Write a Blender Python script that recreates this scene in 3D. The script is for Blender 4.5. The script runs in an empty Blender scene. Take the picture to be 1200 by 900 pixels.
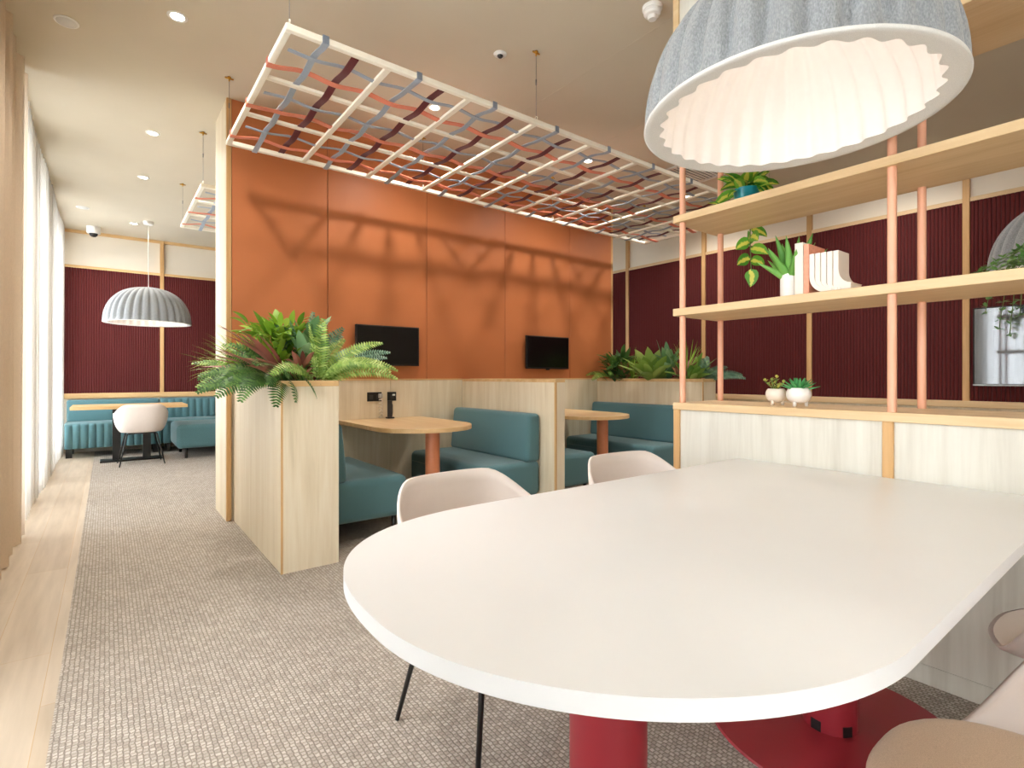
import bpy, bmesh, math, random
from mathutils import Vector, Matrix
random.seed(7)
PI = math.pi
sc = bpy.context.scene
COL = sc.collection

# ------------------------------------------------------------------ materials
def lin(c):
    c = c / 255.0
    return c / 12.92 if c <= 0.04045 else ((c + 0.055) / 1.055) ** 2.4
def rgb(r, g, b): return (lin(r), lin(g), lin(b), 1.0)

class NT:
    def __init__(s, name):
        s.m = bpy.data.materials.new(name); s.m.use_nodes = True
        s.t = s.m.node_tree; s.n = s.t.nodes; s.l = s.t.links
        s.p = s.n['Principled BSDF']; s.out = s.n['Material Output']
    def add(s, typ, **kw):
        n = s.n.new(typ)
        for k, v in kw.items():
            if k in n.inputs: n.inputs[k].default_value = v
            else: setattr(n, k, v)
        return n
    def link(s, a, b): s.l.new(a, b)
    def coords(s, scale=(1, 1, 1), which='Object'):
        c = s.add('ShaderNodeTexCoord'); mp = s.add('ShaderNodeMapping')
        mp.inputs['Scale'].default_value = scale
        s.link(c.outputs[which], mp.inputs['Vector']); return mp.outputs['Vector']
    def ramp(s, fac, stops):
        r = s.add('ShaderNodeValToRGB'); e = r.color_ramp.elements
        while len(e) < len(stops): e.new(0.5)
        for i, (p, c) in enumerate(stops): e[i].position = p; e[i].color = c
        s.link(fac, r.inputs['Fac']); return r.outputs['Color']
    def bump(s, h, strength=0.3, dist=0.01):
        b = s.add('ShaderNodeBump'); b.inputs['Strength'].default_value = strength
        b.inputs['Distance'].default_value = dist
        s.link(h, b.inputs['Height']); s.link(b.outputs['Normal'], s.p.inputs['Normal'])

def plain(name, col, rough=0.5, metal=0.0, spec=0.5, noise=0.04, nscale=30, coat=0.0):
    t = NT(name)
    n = t.add('ShaderNodeTexNoise'); n.inputs['Scale'].default_value = nscale
    n.inputs['Detail'].default_value = 3
    t.link(t.coords(), n.inputs['Vector'])
    a = tuple(max(0, c * (1 - noise)) for c in col[:3]) + (1,)
    b = tuple(min(1, c * (1 + noise)) for c in col[:3]) + (1,)
    t.link(t.ramp(n.outputs['Fac'], [(0.3, a), (0.7, b)]), t.p.inputs['Base Color'])
    t.p.inputs['Roughness'].default_value = rough
    t.p.inputs['Metallic'].default_value = metal
    t.p.inputs['Specular IOR Level'].default_value = spec
    t.p.inputs['Coat Weight'].default_value = coat
    return t.m

def wood(name, c0, c1, c2, axis='z', rough=0.5, fine=90):
    t = NT(name)
    s = {'z': (9, 9, 0.55), 'y': (9, 0.55, 9), 'x': (0.55, 9, 9)}[axis]
    n = t.add('ShaderNodeTexNoise'); n.inputs['Scale'].default_value = 1.6
    n.inputs['Detail'].default_value = 6; n.inputs['Distortion'].default_value = 0.6
    t.link(t.coords(s), n.inputs['Vector'])
    n2 = t.add('ShaderNodeTexNoise'); n2.inputs['Scale'].default_value = fine / 9
    n2.inputs['Detail'].default_value = 3
    t.link(t.coords(s), n2.inputs['Vector'])
    mx = t.add('ShaderNodeMath', operation='MULTIPLY_ADD')
    mx.inputs[1].default_value = 0.35
    t.link(n2.outputs['Fac'], mx.inputs[0]); t.link(n.outputs['Fac'], mx.inputs[2])
    t.link(t.ramp(mx.outputs[0], [(0.42, c0), (0.66, c1), (0.88, c2)]), t.p.inputs['Base Color'])
    t.p.inputs['Roughness'].default_value = rough
    t.bump(mx.outputs[0], 0.05, 0.002)
    return t.m

def fabric(name, col, dark, scale=900, rough=0.9, sheen=0.2):
    t = NT(name)
    v = t.add('ShaderNodeTexNoise'); v.inputs['Scale'].default_value = scale
    v.inputs['Detail'].default_value = 2
    t.link(t.coords(), v.inputs['Vector'])
    t.link(t.ramp(v.outputs['Fac'], [(0.35, dark), (0.65, col)]), t.p.inputs['Base Color'])
    t.p.inputs['Roughness'].default_value = rough
    t.p.inputs['Sheen Weight'].default_value = sheen
    t.p.inputs['Specular IOR Level'].default_value = 0.2
    t.bump(v.outputs['Fac'], 0.15, 0.002)
    return t.m

def leafmat(name, dark, mid, light, rough=0.45, stripe=None):
    t = NT(name)
    g = t.add('ShaderNodeNewGeometry')
    col = t.ramp(g.outputs['Random Per Island'], [(0.0, dark), (0.5, mid), (1.0, light)])
    if stripe:
        uv = t.add('ShaderNodeTexCoord'); sp = t.add('ShaderNodeSeparateXYZ')
        t.link(uv.outputs['UV'], sp.inputs[0])
        d = t.add('ShaderNodeMath', operation='SUBTRACT'); d.inputs[1].default_value = 0.5
        t.link(sp.outputs['X'], d.inputs[0])
        ab = t.add('ShaderNodeMath', operation='ABSOLUTE'); t.link(d.outputs[0], ab.inputs[0])
        nz = t.add('ShaderNodeTexNoise'); nz.inputs['Scale'].default_value = 60
        t.link(t.coords(), nz.inputs['Vector'])
        ma = t.add('ShaderNodeMath', operation='MULTIPLY_ADD'); ma.inputs[1].default_value = 0.3
        t.link(nz.outputs['Fac'], ma.inputs[0]); t.link(ab.outputs[0], ma.inputs[2])
        mask = t.ramp(ma.outputs[0], [(0.28, (1, 1, 1, 1)), (0.36, (0, 0, 0, 1))])
        mx = t.add('ShaderNodeMix', data_type='RGBA')
        t.link(mask, mx.inputs['Factor']); t.link(col, mx.inputs[6]); mx.inputs[7].default_value = stripe
        col = mx.outputs[2]
    t.link(col, t.p.inputs['Base Color'])
    t.p.inputs['Roughness'].default_value = rough
    t.p.inputs['Subsurface Weight'].default_value = 0.0
    tr = t.add('ShaderNodeBsdfTranslucent'); t.link(col, tr.inputs['Color'])
    ms = t.add('ShaderNodeMixShader'); ms.inputs[0].default_value = 0.22
    t.link(t.p.outputs[0], ms.inputs[1]); t.link(tr.outputs[0], ms.inputs[2])
    t.link(ms.outputs[0], t.out.inputs['Surface'])
    return t.m

def emit(name, col, strength):
    t = NT(name); t.p.inputs['Base Color'].default_value = col
    t.p.inputs['Emission Color'].default_value = col
    t.p.inputs['Emission Strength'].default_value = strength
    return t.m

M = {}
M['ceiling'] = plain('ceiling paint', rgb(208, 197, 176), 0.8, spec=0.15, noise=0.015, nscale=3)
M['cream'] = plain('cream wall paint', rgb(232, 222, 205), 0.7, noise=0.015, nscale=4)
M['white'] = plain('white plastic', rgb(240, 238, 232), 0.4, noise=0.01)
M['ash'] = wood('ash veneer', rgb(212, 196, 166), rgb(224, 209, 181), rgb(231, 219, 195), 'z', 0.5)
M['paleash'] = wood('pale grey ash veneer', rgb(200, 195, 182), rgb(214, 210, 198), rgb(222, 219, 208), 'z', 0.5)
M['oak_y'] = wood('oak edging along', rgb(208, 176, 130), rgb(218, 188, 144), rgb(226, 199, 158), 'y', 0.5)
M['oak_x'] = wood('oak edging across', rgb(206, 165, 110), rgb(218, 180, 126), rgb(228, 194, 144), 'x', 0.5)
M['oak_z'] = wood('oak edging upright', rgb(190, 146, 94), rgb(206, 164, 110), rgb(218, 178, 126), 'z', 0.5)  # toned darker: the corner trim's shade is put into this oak
M['oak_top'] = wood('oak table top', rgb(206, 172, 124), rgb(220, 188, 142), rgb(228, 200, 158), 'y', 0.42)
M['orange'] = plain('terracotta panel lacquer', rgb(190, 115, 70), 0.42, noise=0.03, nscale=2.2, spec=0.4)
M['joint'] = plain('dark joint', rgb(70, 38, 26), 0.8)
M['maroon'] = fabric('maroon ribbed felt', rgb(96, 34, 34), rgb(84, 29, 29), 500, 0.85, 0.1)
M['teal'] = fabric('teal upholstery', rgb(92, 130, 136), rgb(74, 111, 118), 1100, 0.85, 0.25)
M['pole'] = plain('peach powder coat', rgb(234, 174, 142), 0.4, noise=0.01)
M['copperleg'] = plain('copper coloured leg', rgb(206, 128, 88), 0.4, noise=0.02)
M['tablewhite'] = plain('white laminate', rgb(232, 233, 233), 0.34, noise=0.008, nscale=5, spec=0.45)
M['red'] = plain('crimson powder coat', rgb(150, 38, 48), 0.45, noise=0.03, nscale=8)
M['black'] = plain('black metal', rgb(22, 21, 21), 0.45)
M['blackgloss'] = plain('black screen', rgb(9, 8, 9), 0.22, spec=0.5)
M['mirrorscreen'] = plain('glossy dark screen', rgb(14, 14, 16), 0.06, spec=1.0, coat=1.0)
M['shell'] = plain('pale blush plastic', rgb(226, 215, 207), 0.5, noise=0.01)
M['pad'] = fabric('tan seat fabric', rgb(232, 206, 178), rgb(212, 184, 154), 700, 0.95, 0.3)
M['brass'] = plain('brass', rgb(200, 150, 60), 0.3, 1.0)
M['steel'] = plain('steel wire', rgb(150, 148, 145), 0.35, 1.0)
M['lattice'] = plain('cream lacquer', rgb(248, 242, 226), 0.45, noise=0.02)
M['coral'] = fabric('coral webbing', rgb(234, 144, 114), rgb(218, 124, 96), 600)
M['bluegrey'] = fabric('blue grey webbing', rgb(168, 178, 190), rgb(146, 156, 170), 600)
M['burgundy'] = fabric('burgundy webbing', rgb(106, 18, 20), rgb(84, 12, 14), 600)
M['soil'] = plain('dark soil', rgb(48, 34, 26), 0.95, noise=0.4, nscale=60)
M['potwhite'] = plain('white ceramic', rgb(240, 238, 234), 0.3, noise=0.01)
M['potcream'] = plain('cream ceramic', rgb(232, 222, 208), 0.4, noise=0.01)
M['tealpot'] = plain('turquoise ceramic', rgb(18, 132, 144), 0.3, noise=0.04)
M['copperbook'] = plain('salmon book cloth', rgb(232, 158, 128), 0.55, noise=0.1, nscale=60)
M['paper'] = plain('paper pages', rgb(240, 230, 214), 0.8, noise=0.02)
M['tanbox'] = plain('darkgrey foot', rgb(60, 56, 52), 0.6)
M['grey_dark'] = plain('dark grey plastic', rgb(52, 50, 50), 0.4)
M['clearplug'] = plain('clear grey plug', rgb(190, 186, 180), 0.25)
M['rimgrey'] = fabric('pale felt rim', rgb(226, 224, 218), rgb(212, 210, 204), 500)
M['liner'] = plain('cream liner', rgb(248, 242, 236), 0.8, noise=0.01)
M['bulb'] = emit('warm lamp bulb', (1.0, 0.96, 0.92, 1), 5.2)
M['spotglow'] = emit('downlight lens', (1.0, 0.93, 0.82, 1), 14.0)
M['fern'] = leafmat('mid green fern', rgb(72, 116, 44), rgb(118, 158, 66), rgb(156, 188, 92))
M['fernlight'] = leafmat('light green fern', rgb(106, 148, 60), rgb(150, 180, 86), rgb(186, 208, 122))
M['ferndark'] = leafmat('dark green fern', rgb(48, 84, 38), rgb(76, 118, 54), rgb(106, 146, 70))
M['fernblue'] = leafmat('blue green fern', rgb(72, 112, 92), rgb(98, 138, 112), rgb(124, 160, 132))
M['grass'] = leafmat('lime grass', rgb(98, 142, 38), rgb(136, 176, 54), rgb(176, 202, 82))
M['redleaf'] = leafmat('dusky red leaves', rgb(112, 64, 52), rgb(160, 100, 84), rgb(196, 134, 116))
M['broad'] = leafmat('broad green leaves', rgb(74, 120, 70), rgb(116, 158, 108), rgb(156, 190, 142))
M['pothos'] = leafmat('variegated leaves', rgb(62, 136, 40), rgb(94, 164, 50), rgb(128, 186, 64), stripe=rgb(222, 222, 96))
M['aloe'] = leafmat('aloe green', rgb(86, 150, 60), rgb(112, 176, 78), rgb(134, 194, 96))
M['succ'] = leafmat('succulent green', rgb(66, 150, 84), rgb(92, 176, 104), rgb(120, 194, 124))
M['succyellow'] = leafmat('yellow green succulent', rgb(120, 160, 80), rgb(196, 200, 96), rgb(226, 214, 110))
M['trail'] = leafmat('fine trailing leaves', rgb(70, 118, 54), rgb(104, 150, 78), rgb(136, 172, 100))
M['stem'] = plain('green stem', rgb(96, 120, 60), 0.6)

def mat_felt():
    t = NT('grey marl felt')
    n = t.add('ShaderNodeTexNoise'); n.inputs['Scale'].default_value = 240; n.inputs['Detail'].default_value = 4
    t.link(t.coords((1, 1, 0.45)), n.inputs['Vector'])
    t.link(t.ramp(n.outputs['Fac'], [(0.3, rgb(124, 127, 129)), (0.5, rgb(143, 146, 148)), (0.7, rgb(162, 165, 166))]), t.p.inputs['Base Color'])
    t.p.inputs['Roughness'].default_value = 0.95; t.p.inputs['Sheen Weight'].default_value = 0.3
    t.bump(n.outputs['Fac'], 0.3, 0.004); return t.m
M['felt'] = mat_felt()

def mat_carpet():
    t = NT('woven loop carpet')
    nz = t.add('ShaderNodeTexNoise'); nz.inputs['Scale'].default_value = 45; nz.inputs['Detail'].default_value = 2
    t.link(t.coords(), nz.inputs['Vector'])
    off = t.add('ShaderNodeVectorMath', operation='MULTIPLY_ADD')
    off.inputs[1].default_value = (0.012, 0.012, 0.0)
    t.link(nz.outputs['Color'], off.inputs[0]); t.link(t.coords(), off.inputs[2])
    mp = t.add('ShaderNodeMapping'); mp.inputs['Rotation'].default_value = (0, 0, PI / 2)
    t.link(off.outputs[0], mp.inputs['Vector'])
    b = t.add('ShaderNodeTexBrick'); b.offset = 0.5; b.squash = 1.0
    b.inputs['Scale'].default_value = 1.0; b.inputs['Brick Width'].default_value = 0.016; b.inputs['Row Height'].default_value = 0.0155
    b.inputs['Mortar Size'].default_value = 0.0036; b.inputs['Mortar Smooth'].default_value = 0.9; b.inputs['Bias'].default_value = 0.1
    b.inputs['Color1'].default_value = rgb(168, 158, 147); b.inputs['Color2'].default_value = rgb(203, 195, 185); b.inputs['Mortar'].default_value = rgb(146, 136, 126)
    t.link(mp.outputs['Vector'], b.inputs['Vector'])
    n2 = t.add('ShaderNodeTexNoise'); n2.inputs['Scale'].default_value = 5; n2.inputs['Detail'].default_value = 4
    t.link(t.coords(), n2.inputs['Vector'])
    mx = t.add('ShaderNodeMix', data_type='RGBA', blend_type='MULTIPLY'); mx.inputs['Factor'].default_value = 1
    t.link(b.outputs['Color'], mx.inputs[6]); t.link(t.ramp(n2.outputs['Fac'], [(0.3, (0.9, 0.9, 0.9, 1)), (0.7, (1, 1, 1, 1))]), mx.inputs[7])
    t.link(mx.outputs[2], t.p.inputs['Base Color'])
    t.p.inputs['Roughness'].default_value = 0.95; t.p.inputs['Specular IOR Level'].default_value = 0.1
    inv = t.add('ShaderNodeMath', operation='SUBTRACT'); inv.inputs[0].default_value = 1.0; t.link(b.outputs['Fac'], inv.inputs[1])
    t.bump(inv.outputs[0], 0.5, 0.005); return t.m
M['carpet'] = mat_carpet()

def mat_planks():
    t = NT('pale oak vinyl planks')
    b = t.add('ShaderNodeTexBrick'); b.offset = 0.37
    b.inputs['Scale'].default_value = 1.0; b.inputs['Mortar Size'].default_value = 0.0012
    b.inputs['Brick Width'].default_value = 1.2; b.inputs['Row Height'].default_value = 0.18
    b.inputs['Color1'].default_value = rgb(190, 173, 151); b.inputs['Color2'].default_value = rgb(202, 187, 167)
    b.inputs['Mortar'].default_value = rgb(190, 160, 122)
    c = t.add('ShaderNodeTexCoord'); mp = t.add('ShaderNodeMapping'); mp.inputs['Rotation'].default_value = (0, 0, PI / 2)
    t.link(c.outputs['Object'], mp.inputs['Vector']); t.link(mp.outputs['Vector'], b.inputs['Vector'])
    n = t.add('ShaderNodeTexNoise'); n.inputs['Scale'].default_value = 2; n.inputs['Detail'].default_value = 5
    t.link(t.coords((12, 0.9, 1)), n.inputs['Vector'])
    r = t.ramp(n.outputs['Fac'], [(0.3, (0.80, 0.78, 0.76, 1)), (0.7, (1, 1, 1, 1))])
    mx = t.add('ShaderNodeMix', data_type='RGBA', blend_type='MULTIPLY'); mx.inputs['Factor'].default_value = 1
    t.link(b.outputs['Color'], mx.inputs[6]); t.link(r, mx.inputs[7])
    t.link(mx.outputs[2], t.p.inputs['Base Color']); t.p.inputs['Roughness'].default_value = 0.5
    return t.m
M['planks'] = mat_planks()

def mat_cloth(name, col, trans, transp, scale=500):
    t = NT(name)
    n = t.add('ShaderNodeTexNoise'); n.inputs['Scale'].default_value = scale
    t.link(t.coords((1, 1, 0.2)), n.inputs['Vector'])
    c = t.ramp(n.outputs['Fac'], [(0.3, tuple(x * 0.92 for x in col[:3]) + (1,)), (0.7, col)])
    d = t.add('ShaderNodeBsdfDiffuse'); tl = t.add('ShaderNodeBsdfTranslucent'); tp = t.add('ShaderNodeBsdfTransparent')
    t.link(c, d.inputs['Color']); t.link(c, tl.inputs['Color'])
    m1 = t.add('ShaderNodeMixShader'); m1.inputs[0].default_value = trans
    t.link(d.outputs[0], m1.inputs[1]); t.link(tl.outputs[0], m1.inputs[2])
    m2 = t.add('ShaderNodeMixShader'); m2.inputs[0].default_value = transp
    t.link(m1.outputs[0], m2.inputs[1]); t.link(tp.outputs[0], m2.inputs[2])
    t.link(m2.outputs[0], t.out.inputs['Surface']); return t.m
M['sheer'] = mat_cloth('white voile', rgb(246, 243, 238), 0.55, 0.22)
M['drape'] = mat_cloth('beige woven drape', rgb(222, 204, 182), 0.3, 0.0, 300)

def mat_glass():
    t = NT('window glass')
    g = t.add('ShaderNodeBsdfGlossy'); g.inputs['Roughness'].default_value = 0.02
    tp = t.add('ShaderNodeBsdfTransparent'); f = t.add('ShaderNodeFresnel'); f.inputs['IOR'].default_value = 1.3
    m = t.add('ShaderNodeMixShader'); t.link(f.outputs[0], m.inputs[0])
    t.link(tp.outputs[0], m.inputs[1]); t.link(g.outputs[0], m.inputs[2]); t.link(m.outputs[0], t.out.inputs['Surface'])
    return t.m
M['glass'] = mat_glass()

# ------------------------------------------------------------------ mesh helpers
ORG = {}
class MB:
    def __init__(s):
        s.bm = bmesh.new(); s.uv = s.bm.loops.layers.uv.new('UVMap')
    def box(s, a, b, bev=0.0, seg=2):
        t = bmesh.new()
        bmesh.ops.create_cube(t, size=1)
        ce = [(a[i] + b[i]) / 2 for i in range(3)]; sz = [abs(b[i] - a[i]) for i in range(3)]
        for v in t.verts: v.co = Vector((ce[i] + v.co[i] * sz[i] for i in range(3)))
        if bev > 0:
            bmesh.ops.bevel(t, geom=list(t.edges), offset=min(bev, min(sz) * 0.49), segments=seg, profile=0.5, affect='EDGES')
        s.merge(t); return s
    def merge(s, t, mat=None):
        mp = {}
        for v in t.verts:
            mp[v] = s.bm.verts.new(mat @ v.co if mat else v.co)
        for f in t.faces:
            try: nf = s.bm.faces.new([mp[v] for v in f.verts]); nf.smooth = f.smooth
            except ValueError: pass
        t.free()
    def ring_loft(s, rings, cap0=True, cap1=True, close=True, smooth=True):
        vs = [[s.bm.verts.new(p) for p in r] for r in rings]
        n = len(vs[0])
        for a, b in zip(vs, vs[1:]):
            for i in range(n if close else n - 1):
                j = (i + 1) % n
                f = s.bm.faces.new((a[i], a[j], b[j], b[i])); f.smooth = smooth
        if cap0 and n > 2: s.bm.faces.new(list(reversed(vs[0])))
        if cap1 and n > 2: s.bm.faces.new(vs[-1])
        return vs
    def tube(s, pts, r, seg=10, flat=1.0, cap=True):
        pts = [Vector(p) for p in pts]
        rs = r if isinstance(r, (list, tuple)) else [r] * len(pts)
        rings = []; up = None
        for i, p in enumerate(pts):
            d = (pts[min(i + 1, len(pts) - 1)] - pts[max(i - 1, 0)]).normalized()
            if up is None:
                up = Vector((0, 0, 1)) if abs(d.z) < 0.95 else Vector((1, 0, 0))
            x = d.cross(up).normalized(); y = x.cross(d).normalized(); up = y
            rings.append([p + (x * math.cos(2 * PI * k / seg) + y * math.sin(2 * PI * k / seg) * flat) * max(rs[i], 1e-4) for k in range(seg)])
        s.ring_loft(rings, cap, cap); return s
    def lathe(s, prof, c=(0, 0, 0), seg=32, fn=None, cap=False):
        rings = []
        for (r, z) in prof:
            ring = []
            for k in range(seg):
                a = 2 * PI * k / seg
                rr = fn(r, z, a) if fn else r
                ring.append(Vector((c[0] + rr * math.cos(a), c[1] + rr * math.sin(a), c[2] + z)))
            rings.append(ring)
        s.ring_loft(rings, cap, cap); return s
    def prism(s, poly, z0, z1, axis='z', smooth=False):
        def P(a, b, h):
            return {'z': Vector((a, b, h)), 'x': Vector((h, a, b)), 'y': Vector((a, h, b))}[axis]
        r0 = [P(a, b, z0) for a, b in poly]; r1 = [P(a, b, z1) for a, b in poly]
        s.ring_loft([r0, r1], True, True, True, smooth); return s
    def grid(s, fn, nu, nv, closeu=False):
        vs = [[s.bm.verts.new(fn(i / nu, j / nv)) for i in range(nu + (0 if closeu else 1))] for j in range(nv + 1)]
        n = len(vs[0])
        for a, b in zip(vs, vs[1:]):
            for i in range(n if closeu else n - 1):
                k = (i + 1) % n
                f = s.bm.faces.new((a[i], a[k], b[k], b[i])); f.smooth = True
        return s
    def leaf(s, base, az, el, L, w, droop=0.6, seg=6, fold=0.18, roll=0.0, peak=0.42):
        p = Vector(base); st = L / seg; rows = []
        for i in range(seg + 1):
            t = i / seg; e = el - droop * t
            d = Vector((math.cos(az) * math.cos(e), math.sin(az) * math.cos(e), math.sin(e)))
            side = Vector((-math.sin(az), math.cos(az), 0)); nrm = side.cross(d) * -1
            if roll: side = side * math.cos(roll) + nrm * math.sin(roll); nrm = side.cross(d) * -1
            # widest at `peak`
            ww = math.sin(PI * (t ** (math.log(0.5) / math.log(peak)))) if 0 < t < 1 else 0.0
            ww = w * 0.5 * (max(ww, 0) ** 0.8 + (0.06 if i == 0 else 0.012))
            rows.append((p + side * ww + nrm * ww * fold, p.copy(), p - side * ww + nrm * ww * fold))
            p = p + d * st
        vv = [[s.bm.verts.new(q) for q in r] for r in rows]
        for i in range(seg):
            for k in (0, 1):
                f = s.bm.faces.new((vv[i][k], vv[i][k + 1], vv[i + 1][k + 1], vv[i + 1][k])); f.smooth = True
                us = (k / 2, (k + 1) / 2, (k + 1) / 2, k / 2); vs_ = (i / seg, i / seg, (i + 1) / seg, (i + 1) / seg)
                for l, u, v in zip(f.loops, us, vs_): l[s.uv].uv = (u, v)
        return p
    def frond(s, base, az, el, L, w, droop=1.1, n=22, bend=0.0, roll=0.0):
        p = Vector(base); st = L / n; pts = [p.copy()]
        for i in range(n):
            t = i / n; e = el - droop * t; a = az + bend * t
            d = Vector((math.cos(a) * math.cos(e), math.sin(a) * math.cos(e), math.sin(e)))
            side = Vector((-math.sin(a), math.cos(a), 0)); nrm = d.cross(side)
            if roll: side = side * math.cos(roll) + nrm * math.sin(roll); nrm = d.cross(side)
            p = p + d * st; pts.append(p.copy())
            if t < 0.10: continue
            tt = (t - 0.10) / 0.90
            ln = w * 0.5 * (math.sin(PI * min(1, 0.22 + tt * 0.76)) ** 0.75)
            for sg in (1, -1):
                q = p + (side * sg * 0.94 + d * 0.34 - nrm * 0.10) * ln
                hw = st * 0.50
                m_ = p + (q - p) * 0.45 + nrm * 0.05 * ln
                vs = [s.bm.verts.new(x) for x in (p - d * hw * .6, m_ + d * hw * .2 - d * hw, q, m_ + d * hw, p + d * hw * .6)]
                f = s.bm.faces.new(vs if sg > 0 else list(reversed(vs)))
        s.tube(pts[::2] if len(pts) > 6 else pts, [max(0.0006, 0.0026 * (1 - k / (len(pts[::2])))) for k in range(len(pts[::2]))], 5)
        return s
    def build(s, name, mat, parent=None, smooth=None, recalc=True, angle=None):
        if recalc: bmesh.ops.recalc_face_normals(s.bm, faces=list(s.bm.faces))
        me = bpy.data.meshes.new(name)
        org = ORG.get(parent.name, Vector((0, 0, 0))) if parent else Vector((0, 0, 0))
        for v in s.bm.verts: v.co -= org
        s.bm.to_mesh(me); s.bm.free()
        me.materials.append(mat)
        if smooth is not None:
            for p in me.polygons: p.use_smooth = smooth
        if angle is not None:
            for p in me.polygons: p.use_smooth = True
            try: me.set_sharp_from_angle(angle=math.radians(angle))
            except Exception: pass
        o = bpy.data.objects.new(name, me); COL.objects.link(o)
        if parent: o.parent = parent
        ORG[o.name] = org
        return o

def tag(o, label=None, cat=None, group=None, kind=None):
    if label: o['label'] = label
    if cat: o['category'] = cat
    if group: o['group'] = group
    if kind: o['kind'] = kind
    return o
def thing(name, label, cat, loc=(0, 0, 0), group=None, kind=None):
    o = bpy.data.objects.new(name, None); COL.objects.link(o)
    o.location = loc; o.empty_display_size = 0.1; ORG[o.name] = Vector(loc)
    return tag(o, label, cat, group, kind)
def copy_tree(o, parent=None):
    c = o.copy(); COL.objects.link(c)
    if parent: c.parent = parent
    for ch in list(o.children): copy_tree(ch, c)
    return c
def dup(o, loc, label, rz=None, group=None):
    c = copy_tree(o); c.location = loc; c['label'] = label
    if rz is not None: c.rotation_euler = (0, 0, rz)
    if group: c['group'] = group
    return c
def struct(name, mb, mat, parent=None, **kw):
    o = mb.build(name, mat, parent, **kw)
    if not parent: o['kind'] = 'structure'
    return o
def B(a, b, bev=0.0, seg=2): return MB().box(a, b, bev, seg)
def light(name, typ, loc, parent, energy, color, **kw):
    l = bpy.data.lights.new(name, typ); l.energy = energy; l.color = color
    for k, v in kw.items(): setattr(l, k, v)
    o = bpy.data.objects.new(name, l); COL.objects.link(o)
    if parent: o.parent = parent; o.location = Vector(loc) - ORG[parent.name]
    else: o.location = loc
    return o
WARM = (1.0, 0.945, 0.87)

# ------------------------------------------------------------------ room dimensions (metres)
CH = 3.285                 # ceiling
XW, XE, YN, YS = -0.72, 6.30, 10.10, -2.60
DY0, DY1, DX0, DX1 = 4.585, 5.09, 0.735, 5.157   # terracotta dividing wall
TOP = 1.10                 # booth partition height

# ------------------------------------------------------------------ setting
struct('floor', B((-0.14, YS, -0.1), (XE, YN, 0)), M['carpet'])
struct('floor_wood', B((XW, YS, -0.1), (-0.14, YN, 0.001)), M['planks'])
struct('ceiling', B((XW - 0.3, YS - 0.2, CH), (XE + 0.2, YN + 0.2, CH + 0.12)), M['ceiling'])
m = MB()
for x in (2.70, 3.64): m.box((x, 0.4, CH - 0.0012), (x + 0.005, 3.35, CH + 0.002))
struct('trim_1', m, M['ceiling'])
# left wall: a row of tall windows with piers between; the first two unseen, added and sized for the light
wins = [(-2.3, -0.3), (1.3, 2.5), (5.0, 6.05), (6.55, 7.45), (7.95, 9.85)]
m = MB()
edge = [YS] + [v for w in wins for v in w] + [YN]
for i in range(0, len(edge), 2): m.box((XW - 0.2, edge[i], 0), (XW, edge[i + 1], CH))
for a, b in wins:
    m.box((XW - 0.2, a, 0), (XW, b, 0.12)); m.box((XW - 0.2, a, 3.12), (XW, b, CH))
struct('wall_left', m, M['cream'])
for i, (a, b) in enumerate(wins):
    fr = MB(); z0, z1 = 0.12, 3.12
    for (p, q) in (((XW - 0.16, a, z0), (XW - 0.10, a + .06, z1)), ((XW - 0.16, b - .06, z0), (XW - 0.10, b, z1)),
                   ((XW - 0.16, a + .06, z0), (XW - 0.10, b - .06, z0 + .06)), ((XW - 0.16, a + .06, z1 - .06), (XW - 0.10, b - .06, z1)),
                   ((XW - 0.155, (a + b) / 2 - .025, z0 + .06), (XW - 0.105, (a + b) / 2 + .025, z1 - .06))):
        fr.box(p, q)
    w = struct('window_%d' % (i + 1), fr, M['grey_dark'])
    B((XW - 0.135, a + .05, z0 + .05), (XW - 0.129, b - .05, z1 - .05)).build('pane', M['glass'], w)
struct('wall_south', B((XW - 0.2, YS - 0.15, 0), (XE, YS, CH)), M['cream'])

def ribbed(name, parent, axis, fixed, a0, a1, z0, z1, facing, pitch=0.03, depth=0.012):
    """ribbed felt panel: rounded ribs with narrow grooves"""
    n = int(round((a1 - a0) / pitch)); pr = []
    for i in range(n):
        s = a0 + (a1 - a0) * i / n; w = (a1 - a0) / n
        for f, d in ((0.0, 0.0), (0.12, 0.75), (0.3, 1.0), (0.7, 1.0), (0.88, 0.75)):
            pr.append((s + f * w, d * depth))
    pr.append((a1, 0.0))
    m = MB()
    rows = []
    for z in (z0, z1):
        rows.append([Vector((a, fixed + facing * (0.02 + d), z)) if axis == 'x' else Vector((fixed + facing * (0.02 + d), a, z)) for a, d in pr])
    m.ring_loft(rows, False, False, close=False, smooth=False)
    return m.build(name, M['maroon'], parent)

# north (far) wall
wn = struct('wall_north', B((XW - 0.2, YN, 0), (XE + 0.2, YN + 0.15, CH)), M['cream'])
RZ0, RZ1, UZ0, UZ1 = 0.795, 0.875, 2.725, 2.765
bx = [-0.62, 0.70, 2.02, 3.34, 4.66, 5.98]
for a, b in zip(bx, bx[1:] + [XE]):
    ribbed('acoustic_panel', wn, 'x', YN, a + 0.026, b - 0.026, RZ1, UZ0, -1)
    B((a - 0.026, YN - 0.045, 0.80), (a + 0.026, YN, CH - 0.04), 0.004).build('batten', M['oak_z'], wn)
B((XW, YN - 0.055, RZ0), (XE, YN, RZ1), 0.004).build('rail', M['oak_x'], wn)
B((XW, YN - 0.035, UZ0), (XE, YN, UZ1), 0.004).build('rail', M['oak_x'], wn)
B((XW, YN - 0.035, CH - 0.045), (XE, YN, CH), 0.004).build('rail', M['oak_x'], wn)
B((XW, YN - 0.02, 0.0), (XE, YN, RZ0)).build('lower_panel', M['cream'], wn)
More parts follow.
